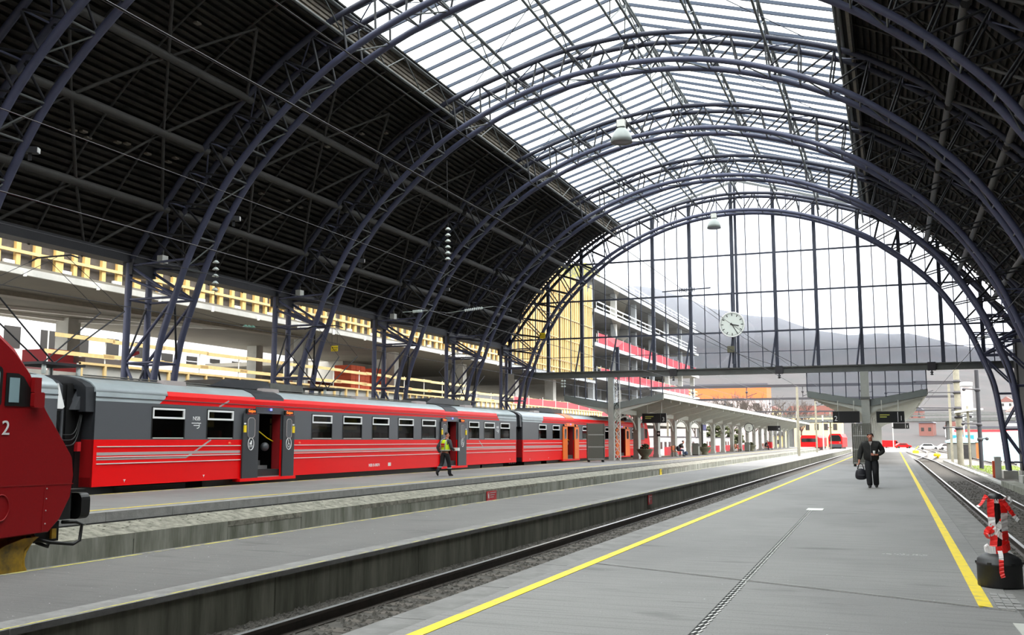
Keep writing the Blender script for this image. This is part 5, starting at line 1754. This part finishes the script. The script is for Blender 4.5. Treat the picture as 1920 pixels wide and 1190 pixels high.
tag(gr.build('grass', 'grass'), 'patch of short yellow-green grass beside the outer track', 'grass', kind='stuff')
Ml = thing('point_lantern', 'low yellow point lantern beside the outer track', 'lantern', (5.2, 140, -.8), group='yellow point lanterns')
MB().lathe([(.001, 0), (.2, 0), (.2, .2), (.45, .35), (.4, .6), (.001, .75)], sides=12).build('housing', 'yellow', Ml)
Ml = thing('point_lantern', 'tall yellow point lever farther along the outer track', 'lantern', (3.6, 190, -.8), group='yellow point lanterns')
MB().box(-.5, .5, -.2, .2, 0, .5).build('housing', 'yellow', Ml)
MB().bar((-.3, 0, .4), (.5, 0, 1.3), .1, .1).build('lever', 'yellow', Ml)
# distant train with red tail lights
DT = thing('distant_train', 'small distant red train with two red tail lights', 'train', (-12.2, 235, -.55))
MB().prism([(-1.5, .5), (1.5, .5), (1.5, 2.7), (1.1, 3.5), (-1.1, 3.5), (-1.5, 2.7)], 0, 25, 'y').build('body', 'red', DT)
MB().prism([(-1.3, 1.8), (1.3, 1.8), (1.2, 2.7), (.8, 3.2), (-.8, 3.2), (-1.2, 2.7)], -.05, 0, 'y').build('front_window', 'window_dark', DT)
MB().box(-1.4, 1.4, -.02, 0, .5, 1.2).build('bumper', 'train_dark', DT)
for s in (-1, 1):
    MB().ball((s * .95, -.06, 1.5), .22, sides=8, rings=5).build('tail_light', 'led_red', DT)
MB().box(-1.2, 1.2, 0.2, 24, -.1, .5).build('underframe', 'black', DT)
DT2 = thing('distant_train', 'red and cream distant train parked left of the one with tail lights', 'train', (-17.6, 240, -.55))
MB().prism([(-2.6, .5), (1.5, .5), (1.5, 2.6), (1.1, 3.2), (-2.2, 3.2), (-2.6, 2.6)], 0, 30, 'y').build('body', 'red', DT2)
MB().box(-2.4, 1.3, -.04, 0, 1.6, 2.5).build('front_window', 'window_dark', DT2)
MB().box(-2.3, 1.3, .2, 29, -.1, .5).build('underframe', 'black', DT2)
# road vehicles parked in the yard
def vehicle(label, x, y, kind, m, rz=0):
    V = thing('parked_%s' % kind, label, kind, (x, y, -.8), rz, group='vehicles parked in the yard')
    if kind == 'van':
        MB().prism([(-2.6, .35), (2.6, .35), (2.6, 1.2), (1.9, 1.35), (1.4, 2.2), (-2.6, 2.25)], -.95, .95, 'y').build('body', m, V)
        MB().prism([(1.05, 1.35), (1.85, 1.35), (1.45, 2.05), (1.05, 2.05)], -.97, .97, 'y').build('cab_window', 'window_dark', V)
    elif kind == 'truck':
        MB().box(-4, 2.2, -1.2, 1.2, .9, 3.4).build('cargo_box', m, V)
        MB().prism([(2.4, .5), (4.2, .5), (4.2, 1.7), (3.9, 2.7), (2.4, 2.8)], -1.1, 1.1, 'y').build('cab', 'house_white', V)
        MB().box(-4, 4, -1, 1, .5, .9).build('chassis', 'black', V)
        MB().prism([(3.2, 1.7), (4.15, 1.7), (3.9, 2.5), (3.2, 2.5)], -1.12, 1.12, 'y').build('cab_window', 'window_dark', V)
    else:
        MB().prism([(-2.1, .3), (2.1, .3), (2.1, .75), (1.2, .95), (.7, 1.42), (-1.2, 1.45), (-1.9, .95), (-2.1, .85)], -.85, .85, 'y').build('body', m, V)
        MB().prism([(-1.6, .97), (.95, .97), (.6, 1.36), (-1.15, 1.38)], -.87, .87, 'y').build('side_window', 'window_dark', V)
    for a in (-1.5, 1.5) if kind != 'truck' else (-2.8, 3.2):
        for s in (-.82, .82):
            MB().sweep([(a, s - .1, .33), (a, s + .1, .33)], .33, 10).build('wheel', 'black', V)
veh = [('white box truck nearest the footbridge pier', 19, 215, 'truck', 'house_white'), ('white van parked behind the thick mast', 15, 190, 'van', 'house_white'),
       ('blue-sided truck parked in the far yard', 16, 235, 'truck', 'paint_blue'), ('red car parked beyond the main platform', 2.5, 305, 'car', 'red'),
       ('white car parked beyond the main platform', 8, 262, 'car', 'house_white'), ('grey car parked beyond the main platform', 12, 258, 'car', 'stripe_grey'),
       ('white van parked far behind the shed', 22, 190, 'van', 'house_white'), ('dark car parked beside the far van', 27, 200, 'car', 'train_dark'),
       ('white covered truck behind the glazed fence', 16.5, 128, 'truck', 'house_white'), ('white van behind the glazed fence', 13.5, 150, 'van', 'house_white'),
       ('red van at the edge of the far yard', -.5, 312, 'van', 'red')]
for i, v in enumerate(veh):
    vehicle(*v, rz=radians((10, -25, 5, 20, 0, 15, 60, 30, 8, -20, 0)[i]))
# ================================================================ TOWN AND HILLSIDE
OW = thing('orange_building', 'long orange building on the slope above the bare trees', 'building', (-44, 262, 0))
blk('body', -18, 14, 0, 10, 12.3, 15.6, 'orange_wall', OW)
blk('lower_storeys', -18, 14, .3, 10, -1, 12.3, 'stripe_grey', OW)
blk('roof_edge', -18.3, 14.3, -.3, 10.3, 15.6, 16.1, 'roof_slate', OW)
for k in range(9):
    blk('window', -16 + k * 3.3, -14.4 + k * 3.3, -.05 + .3, .3, 9.5, 11.0, 'house_window', OW)
def house(label, x, y, z, w, d, h, m, roof, rz=0):
    Hs = thing('house', label, 'house', (x, y, z), rz, group='houses in the town below the hill')
    MB().box(-w, w, -d, d, -4, h).build('walls', m, Hs)
    MB().prism([(-w - .4, h - .1), (w + .4, h - .1), (0, h + w * .75)], -d - .3, d + .3, 'y').build('roof', roof, Hs)
    n = max(2, int(w / 1.3))
    for k in range(n):
        for zz in ((1.2, 3.8) if h > 5 else (1.2,)):
            xx = -w + (2 * w) * (k + .5) / n
            blk('window', xx - .5, xx + .5, -d - .04, -d, zz, zz + 1.3, 'house_window', Hs)
def hill_z(x, y):
    ridge = 131 - .224 * (x + 176)
    ridge = max(58, min(215, ridge)) + 5 * sin(x * .021) + 3 * sin(x * .06 + 1)
    t = (y - 330) / 570
    if t <= 0: return -1.0
    if t <= 1: return -1 + (ridge + 1) * (.35 * t + .65 * t ** 1.7)
    return ridge * max(0.2, 1 - .8 * (t - 1))
rown = ('foot of the hill', 'second terrace up the hill', 'third terrace up the hill', 'highest terrace of the town')
seen = {}
for row in range(4):
    y0h = (335, 390, 450, 515)[row]
    for k in range(13):
        if row == 3 and k < 6: continue
        if row == 0 and 3 <= k <= 5: continue
        x = (-48 + k * 13.5 + random.uniform(-4, 4)) * y0h / 335
        y = y0h + random.uniform(-10, 10)
        m = random.choice(['house_white', 'house_white', 'house_yellow', 'house_white', 'roof_red', 'concrete_pale'])
        r = random.choice(['roof_red', 'roof_slate', 'roof_slate', 'roof_red'])
        house('small %s house with %s roof on the %s' % ({'house_white': 'white', 'house_yellow': 'cream', 'roof_red': 'red', 'concrete_pale': 'grey'}[m], 'red' if r == 'roof_red' else 'slate', rown[row]), x, y, hill_z(x, y), random.uniform(1.9, 3.2), random.uniform(2, 3), random.uniform(2.6, 4.6), m, r, random.uniform(-.3, .3))
YB = thing('yellow_house', 'wide cream building behind the distant trains', 'building', (-22.5, 318, 0))
blk('walls', -9, 8, 0, 12, -1, 9, 'house_yellow', YB)
MB().prism([(-9.6, 9), (8.6, 9), (6, 12.0), (-7, 12.0)], -.5, 12.5, 'y').build('roof', 'roof_red', YB)
for k in range(6):
    blk('window', -8 + k * 2.7, -6.8 + k * 2.7, -.05, 0, 4.5, 6.5, 'house_window', YB)
RB = thing('long_shed', 'long grey shed with red stripe behind the footbridge', 'building', (40, 285, 0))
blk('walls', -22, 30, 0, 10, -1, 4.5, 'concrete_pale', RB)
blk('stripe', -25, 30, -.06, 0, 3.6, 4.2, 'net_red', RB)
MB().prism([(-23, 4.5), (31, 4.5), (31, 5.1), (-23, 5.1)], -.5, 10.5, 'y').build('roof', 'roof_slate', RB)
# bare trees
def bare_tree(label, x, y, z, h, seed):
    rnd = random.Random(seed)
    Tr = thing('bare_tree', label, 'tree', (x, y, z), group='bare trees beyond the platform roof')
    MB().sweep([(0, 0, 0), (.1, 0, h * .25), (.0, .1, h * .5)], .2, 6, rr=[.22, .17, .12]).build('trunk', 'bark', Tr)
    br = MB()
    def grow(p, d, l, r, n):
        e = p + d * l
        br.sweep([p, (p + e) / 2 + Vector((rnd.uniform(-.08, .08) * l, 0, rnd.uniform(0, .08) * l)), e], r, 4, rr=[r, r * .8, r * .6], caps=False)
        if n == 0: return
        for k in range(3 if n > 1 else 4):
            nd = (d + Vector((rnd.uniform(-.8, .8), rnd.uniform(-.8, .8), rnd.uniform(-.2, .6)))).normalized()
            grow(p + d * l * rnd.uniform(.5, 1), nd, l * rnd.uniform(.6, .8), r * .6, n - 1)
    for k in range(6):
        a = rnd.uniform(0, 2 * pi)
        grow(Vector((0, 0, h * (.25 + .04 * k))), Vector((cos(a) * .6, sin(a) * .6, .8)).normalized(), h * .3, .15, 3)
    br.build('branches', 'bark', Tr)
for i, (x, y, h) in enumerate(((-40, 240, 12), (-35, 236, 12), (-31, 242, 12.5), (-27, 238, 12), (-23.5, 236, 10.5), (-44, 236, 12), (-20.5, 246, 11), (-37.5, 250, 13))):
    bare_tree('bare winter tree with fine branches, %s' % ('leftmost of the row above the long roof', 'second of the row above the long roof', 'under the middle of the orange building', 'tallest of the row beside the orange building', 'right of the orange building', 'behind the red nets', 'near the main platform roof', 'behind the row under the orange building')[i], x, y, 0, h, i)
ev = thing('evergreen_bush', 'dark evergreen bush in front of the orange building', 'bush', (-33, 208, -.8))
lf = MB()
for k in range(220):
    a, r = random.uniform(0, 2 * pi), 3.2 * sqrt(random.random())
    z = random.uniform(0, 10.5) * (1 - r / 4.2)
    lf.ball((r * cos(a) * 1.3, r * sin(a), z + .5), .55, sides=5, rings=3, sc=(1, 1, .6))
lf.build('foliage', 'leaf', ev)
MB().sweep([(0, 0, 0), (0, 0, 3)], .2, 6).build('stem', 'bark', ev)
# hill
NX, NY = 110, 44
hm = MB()
hr = random.Random(3)
for j in range(NY):
    for i in range(NX):
        x = -700 + 1300 * i / (NX - 1)
        y = 330 + 900 * j / (NY - 1)
        hm.v.append((x, y, hill_z(x, y) - .3 + (hr.uniform(-1.6, 1.6) if j > 12 else 0)))
for j in range(NY - 1):
    for i in range(NX - 1):
        hm.face((j * NX + i, j * NX + i + 1, (j + 1) * NX + i + 1, (j + 1) * NX + i), 0, True)
hm.build('hillside', 'forest', kind='structure')
# mist over the town and low cloud on the hill: real scattering volumes
def volume(name, label, box, dens, col):
    m = bpy.data.materials.new(name)
    m.use_nodes = True
    nt = m.node_tree
    nt.nodes.clear()
    o = nt.nodes.new('ShaderNodeOutputMaterial')
    v = nt.nodes.new('ShaderNodeVolumeScatter')
    v.inputs['Density'].default_value = dens
    v.inputs['Color'].default_value = (*col, 1)
    v.inputs['Anisotropy'].default_value = 0.2
    nt.links.new(v.outputs[0], o.inputs['Volume'])
    b = MB().box(*box).build(name, m)
    tag(b, label, 'mist', kind='stuff')
    return b
volume('valley_haze', 'thin bluish haze over the town and the hillside', (-900, 900, 320, 1300, -30, 80), 0.00004, (0.55, 0.70, 1.0))
volume('low_cloud', 'low white cloud hiding the top of the hill', (-900, 900, 420, 1300, 70, 165), 0.0008, (0.99, 0.99, 1.0))
# ================================================================ PEOPLE
def skin_mesh(name, nodes, edges, m, parent, levels=2, root=0):
    """nodes: list of (x, y, z, rx, ry)"""
    me = bpy.data.meshes.new(name + '_cage')
    me.from_pydata([n[:3] for n in nodes], edges, [])
    tmp = bpy.data.objects.new('tmp_skin', me)
    COL.objects.link(tmp)
    sk = tmp.modifiers.new('skin', 'SKIN')
    sk.use_smooth_shade = True
    sub = tmp.modifiers.new('sub', 'SUBSURF')
    sub.levels = sub.render_levels = levels
    layer = me.skin_vertices[0].data if me.skin_vertices else None
    if layer is None:
        bpy.context.view_layer.objects.active = tmp
        bpy.ops.object.select_all(action='DESELECT')
        tmp.select_set(True)
        bpy.ops.mesh.customdata_skin_add()
        layer = me.skin_vertices[0].data
    for i, n in enumerate(nodes):
        layer[i].radius = (n[3], n[4] if len(n) > 4 else n[3])
        layer[i].use_root = (i == root)
    dg = bpy.context.evaluated_depsgraph_get()
    out = bpy.data.meshes.new_from_object(tmp.evaluated_get(dg))
    bpy.data.objects.remove(tmp)
    out.materials.clear()
    out.materials.append(mt(m))
    for p in out.polygons:
        p.use_smooth = True
    o = bpy.data.objects.new(name, out)
    return link(o, parent)
def chainn(nodes, edges, pts, start=None):
    """append a chain of (x,y,z,r[,r2]) joined to node index start"""
    prev = start
    first = len(nodes)
    for p in pts:
        nodes.append(tuple(p) if len(p) == 5 else (*p, p[3]))
        if prev is not None:
            edges.append((prev, len(nodes) - 1))
        prev = len(nodes) - 1
    return prev
def hand_nodes(nodes, edges, wrist_i, w, d, side, curl=0.6):
    """palm, four fingers, thumb growing from wrist w along unit d; side: lateral unit vector toward the thumb"""
    w, d, side = Vector(w), Vector(d).normalized(), Vector(side).normalized()
    nrm = d.cross(side).normalized()
    p1 = w + d * .045
    p2 = w + d * .085
    a = chainn(nodes, edges, [(*p1, .030, .018), (*p2, .034, .017)], wrist_i)
    base = a
    for k, l in enumerate((.070, .080, .075, .058)):
        off = side * (.027 - .018 * k)
        q0 = p2 + off + d * .012
        q1 = q0 + d * l * .5 + nrm * curl * .018
        q2 = q1 + d * l * .5 * (1 - curl * .6) + nrm * curl * .04
        chainn(nodes, edges, [(*q0, .0095), (*q1, .009), (*q2, .0075)], base)
    t0 = p1 + side * .032
    t1 = t0 + side * .022 + d * .035
    chainn(nodes, edges, [(*t0, .012), (*t1, .010), (*(t1 + d * .028 + nrm * .008), .0085)], base - 1)
def person(label, loc, rz, J, cloth, scale=1.0, face_dir=0.0, hair='hair_dark', cap=None, skinm='skin'):
    """J: joint positions in local metres, figure faces +Y"""
    P = thing('person', label, 'person', loc, rz)
    P.scale = (scale,) * 3
    V = lambda k: Vector(J[k])
    n, e = [], []
    pel, ches, nk, hd = V('pelvis'), V('chest'), V('neck'), V('head')
    fd = Vector((sin(-face_dir), cos(face_dir), 0))
    # --- body: one continuous skinned figure
    chainn(n, e, [(*pel, .125, .10)])
    waist = pel.lerp(ches, .5)
    ci = chainn(n, e, [(*waist, .115, .085), (*ches, .13, .095)], 0)
    ni = chainn(n, e, [(*nk, .058, .055)], ci)
    jaw = hd - Vector((0, 0, .055)) + fd * .028
    hi = chainn(n, e, [(*jaw, .060, .062), (*hd, .078, .088), (*(hd + Vector((0, 0, .065)) - fd * .012), .072, .085), (*(hd + Vector((0, 0, .108)) - fd * .012), .04, .05)], ni)
    chainn(n, e, [(*(hd - Vector((0, 0, .012)) + fd * .098), .014), (*(hd - Vector((0, 0, .022)) + fd * .118), .012)], hi - 2)
    for s in ('l', 'r'):
        a = chainn(n, e, [(*V('sho_' + s), .062), (*V('elb_' + s), .042), (*V('wri_' + s), .030, .026)], ci)
        hand_nodes(n, e, a, V('wri_' + s), V('hand_' + s) - V('wri_' + s), J['thumb_' + s], J.get('curl_' + s, .6))
        a = chainn(n, e, [(*V('hip_' + s), .085), (*V('kne_' + s), .056), (*V('ank_' + s), .040)], 0)
        an, to = V('ank_' + s), V('toe_' + s)
        chainn(n, e, [(*(an.lerp(to, .5) - Vector((0, 0, .015))), .036, .03), (*to, .026, .02)], a)
    skin_mesh('body', n, e, skinm, P)
    # --- jacket
    jr = cloth.get('bulk', 1.0)
    n, e = [], []
    hem = pel + Vector((0, 0, cloth.get('hem', -.06)))
    chainn(n, e, [(*hem, cloth.get('hemw', .175) * jr, .14 * jr), (*waist, .165 * jr, .13 * jr), (*ches, .18 * jr, .135 * jr)])
    chainn(n, e, [(*(nk - Vector((0, 0, .035))), .085 * jr, .08 * jr), (*(nk + Vector((0, 0, .015))), .066, .066)], 2)
    for s in ('l', 'r'):
        w = V('elb_' + s).lerp(V('wri_' + s), .93)
        chainn(n, e, [(*V('sho_' + s), .085 * jr), (*V('sho_' + s).lerp(V('elb_' + s), .5), .074 * jr), (*V('elb_' + s), .064 * jr), (*w, .050 * jr)], 2)
    skin_mesh('jacket', n, e, cloth['top'], P)
    # --- trousers
    n, e = [], []
    chainn(n, e, [(*(pel + Vector((0, 0, .05))), .15, .115)])
    chainn(n, e, [(*(pel - Vector((0, 0, .03))), .15, .118)], 0)
    for s in ('l', 'r'):
        lg = cloth.get('leg', 1.0)
        chainn(n, e, [(*V('hip_' + s), .108, .11), (*V('hip_' + s).lerp(V('kne_' + s), .55), .092 * lg), (*V('kne_' + s), .078 * lg), (*V('kne_' + s).lerp(V('ank_' + s), .5), .074 * lg), (*(V('ank_' + s) - Vector((0, 0, .035))), .068 * lg)], 1)
    skin_mesh('trousers', n, e, cloth['legs'], P)
    for s in ('l', 'r'):
        an, to = V('ank_' + s), V('toe_' + s)
        d = (to - an)
        heel = an - Vector((d.x, d.y, 0)).normalized() * .05 + Vector((0, 0, -.035))
        n, e = [], []
        chainn(n, e, [(*heel, .045, .042), (*(an.lerp(to, .3) - Vector((0, 0, .01))), .052, .05), (*an.lerp(to, .75), .05, .036), (*(to + d.normalized() * .02), .036, .028)])
        if cloth.get('boots'):
            chainn(n, e, [(*an.lerp(V('kne_' + s), .05), .06), (*an.lerp(V('kne_' + s), .42), .075)], 1)
        skin_mesh('shoe', n, e, cloth['shoes'], P)
    # --- hair: cap of hair over crown and nape
    h = MB()
    sides, rings = 16, 8
    for i in range(rings + 1):
        a = pi * .60 * i / rings
        for k in range(sides):
            b = 2 * pi * k / sides
            dx, dy, dz = sin(a) * cos(b), sin(a) * sin(b), cos(a)
            f = dx * fd.x + dy * fd.y
            if f > .2 and dz < .55:
                dz = .55 + (dz - .55) * .15
            c = hd + Vector((0, 0, .045)) - fd * .012
            r = Vector((.086 * dx, .100 * dy if abs(fd.y) > .7 else .09 * dy, .088 * dz))
            h.v.append(tuple(c + r))
    for i in range(rings):
        for k in range(sides):
            l = (k + 1) % sides
            h.face((i * sides + k, (i + 1) * sides + k, (i + 1) * sides + l, i * sides + l), 0, True)
    h.build('hair', hair, P)
    # --- face
    side = Vector((fd.y, -fd.x, 0))
    for q in (-1, 1):
        MB().ball(hd + fd * .083 + side * .031 * q + Vector((0, 0, .012)), .011, sides=8, rings=5).build('eye', 'black', P)
        MB().ball(hd + side * .082 * q - fd * .01, .026, sides=8, rings=5, sc=(.5, 1, 1.2)).build('ear', skinm, P)
    MB().bar(hd + fd * .088 - side * .022 - Vector((0, 0, .052)), hd + fd * .088 + side * .022 - Vector((0, 0, .052)), .01, .010).build('mouth', 'interior_red', P)
    return P
# --- man walking towards the camera with a bag
J = dict(pelvis=(0, 0, .96), chest=(0, .03, 1.32), neck=(0, .05, 1.50), head=(-.0, .09, 1.655),
         sho_l=(-.20, .03, 1.42), elb_l=(-.33, -.02, 1.17), wri_l=(-.16, .20, 1.06), hand_l=(-.06, .26, 1.08), thumb_l=(0, 0, 1), curl_l=1.0,
         sho_r=(.20, .02, 1.42), elb_r=(.30, .0, 1.13), wri_r=(.33, .06, .88), hand_r=(.335, .08, .78), thumb_r=(0, 1, 0), curl_r=1.3,
         hip_l=(-.09, 0, .92), kne_l=(-.10, .06, .50), ank_l=(-.10, -.10, .09), toe_l=(-.11, .06, .035),
         hip_r=(.09, 0, .92), kne_r=(.085, .10, .51), ank_r=(.06, .14, .09), toe_r=(.06, .31, .03))
person('man in a dark jacket and black trousers walking towards us with a bag', (-.70, 34.8, 0), radians(178), J,
       dict(top='camo', legs='trouser_black', shoes='black', bulk=1.34, hem=-.16, leg=1.22, hemw=.20), 1.0, radians(0))
Mn = bpy.data.objects['person']
Mn.scale = (1.14, 1.08, 1.0)
MB().prism([(-.05, 1.50), (.05, 1.50), (.0, 1.36)], .20, .215, 'y').build('shirt_collar', 'stripe_grey', Mn)
MB().bar((0, .215, 1.36), (0, .20, .88), .012, .01, up=(0, 1, 0)).build('jacket_zip', 'train_grey', Mn)
Bg = thing('hand_bag', 'dark zipped hand bag carried by the walking man', 'bag', (-1.04, 34.72, 0), radians(8))
n, e = [], []
chainn(n, e, [(0, 0, .24, .18, .13), (0, 0, .38, .21, .15), (0, 0, .54, .18, .12), (0, 0, .63, .10, .08)])
skin_mesh('bag_body', n, e, 'bag_black', Bg)
for q in (-.05, .05):
    MB().sweep([(-.10, q, .60), (-.06, q * .6, .74), (0, q * .3, .79), (.06, q * .6, .74), (.10, q, .60)], .012, 6).build('handle', 'black', Bg)
MB().box(-.1, .1, -.13, -.12, .40, .42).build('zip', 'train_grey', Bg)
Ph = thing('paper_cup', 'small white cup held at the chest by the walking man', 'cup', (-.60, 34.50, 1.09))
MB().lathe([(.001, 0), (.028, 0), (.036, .10), (.033, .10), (.026, .01)], sides=14).build('cup', 'white', Ph)
MB().lathe([(.038, .098), (.038, .112), (.001, .115)], sides=14).build('lid', 'off_white', Ph)
# --- worker in a high visibility vest walking away
J = dict(pelvis=(0, 0, .95), chest=(0, .04, 1.30), neck=(0, .07, 1.48), head=(.02, .11, 1.64),
         sho_l=(-.20, .03, 1.40), elb_l=(-.30, -.10, 1.15), wri_l=(-.26, .02, .92), hand_l=(-.25, .07, .82), thumb_l=(.3, 1, 0), curl_l=.8,
         sho_r=(.20, .05, 1.40), elb_r=(.30, .02, 1.13), wri_r=(.26, .28, 1.05), hand_r=(.22, .38, 1.05), thumb_r=(0, 0, 1), curl_r=.9,
         hip_l=(-.09, 0, .91), kne_l=(-.11, -.04, .50), ank_l=(-.12, -.36, .20), toe_l=(-.13, -.28, .045),
         hip_r=(.09, 0, .91), kne_r=(.10, .16, .50), ank_r=(.11, .18, .09), toe_r=(.13, .36, .035))
W = person('worker in a yellow high-visibility vest and dark trousers walking along the train', (-16.85, 36.4, ZC), radians(-12), J,
           dict(top='jacket_grey', legs='trouser_black', shoes='black', bulk=1.08, hem=-.02, boots=True, leg=1.12), 1.0, radians(-50))
n, e = [], []
chainn(n, e, [(0, .0, .96, .215, .18), (0, .02, 1.13, .21, .175), (0, .04, 1.30, .225, .185), (0, .055, 1.41, .20, .15), (0, .06, 1.46, .13, .12)])
skin_mesh('hi_vis_vest', n, e, 'hi_vis', W)
for z, (a, b) in ((1.04, (.205, .172)), (1.40, (.0, .0))):
    if a:
        MB().sweep([(a * cos(k * pi / 12), .01 + b * sin(k * pi / 12), z) for k in range(24)], .022, 5, closed=True).build('reflective_band', 'reflective', W)
for q in (-1, 1):
    MB().sweep([(q * .10, -.15, 1.05), (q * .11, -.145, 1.25), (q * .12, -.10, 1.42), (q * .115, .05, 1.49), (q * .11, .17, 1.40)], .018, 5).build('reflective_band', 'reflective', W)
    k_, a_ = Vector(J['kne_' + 'lr'[q > 0]]), Vector(J['ank_' + 'lr'[q > 0]])
    c = k_.lerp(a_, .42)
    MB().sweep([(c.x + .085 * cos(k * pi / 8), c.y + .085 * sin(k * pi / 8), c.z) for k in range(16)], .022, 5, closed=True).build('reflective_band', 'reflective', W)
MB().box(-.085, .085, -.162, -.13, 1.24, 1.31).build('vest_print', 'sign_red', W)
MB().box(-.06, .06, -.165, -.13, 1.17, 1.21).build('vest_print', 'sign_red', W)
Bx = thing('paper_bundle', 'pale bundle of papers held by the worker in the yellow vest', 'papers', (-16.52, 36.78, ZC + 1.02))
MB().box(-.11, .11, -.08, .10, 0, .12).build('sheets', 'poster', Bx)
MB().box(-.12, .12, -.09, .11, -.015, 0).build('clipboard', 'train_grey', Bx)
# --- traveller on the bench
def seated(label, loc, rz, top, legs, lean=.25):
    J = dict(pelvis=(0, -.05, .56), chest=(0, .02 + lean * .5, .90), neck=(0, .06 + lean, 1.08), head=(0, .13 + lean, 1.20),
             sho_l=(-.19, .03 + lean * .7, 1.0), elb_l=(-.24, .16 + lean * .7, .76), wri_l=(-.08, .36, .74), hand_l=(.0, .42, .74), thumb_l=(0, 0, 1),
             sho_r=(.19, .03 + lean * .7, 1.0), elb_r=(.24, .16 + lean * .7, .76), wri_r=(.08, .36, .74), hand_r=(.0, .43, .72), thumb_r=(0, 0, 1),
             hip_l=(-.10, .0, .54), kne_l=(-.12, .44, .52), ank_l=(-.12, .40, .09), toe_l=(-.13, .57, .03),
             hip_r=(.10, .0, .54), kne_r=(.12, .44, .52), ank_r=(.12, .46, .09), toe_r=(.13, .63, .03))
    return person(label, loc, rz, J, dict(top=top, legs=legs, shoes='black', bulk=1.1, hem=0.0), 1.05)
seated('hunched traveller in a dark jacket and jeans sitting on the first bench', (-17.85, 87.7, ZC), radians(-90), 'camo', 'denim', .3)
seated('seated figure in black on the far bench beside the red trolley', (-17.65, 150.2, ZC), radians(-90), 'trouser_black', 'trouser_black', .2)
for i, (x, y, m) in enumerate(((-17.6, 86.3, 'bag_black'), (-17.2, 87.9, 'denim'))):
    Rk = thing('rucksack', ('dark rucksack on the bench beside the traveller', 'blue-grey rucksack on the ground at the traveller\'s feet')[i], 'rucksack', (x, y, ZC + (.46 if i == 0 else 0)))
    n, e = [], []
    chainn(n, e, [(0, 0, .10, .17, .13), (0, 0, .30, .19, .15), (0, 0, .48, .14, .11)])
    skin_mesh('pack', n, e, m, Rk)
    MB().sweep([(-.06, .1, .45), (-.06, .2, .35), (-.06, .16, .15)], .018, 5).build('strap', 'reflective', Rk)
    MB().sweep([(.06, .1, .45), (.06, .2, .35), (.06, .16, .15)], .018, 5).build('strap', 'reflective', Rk)
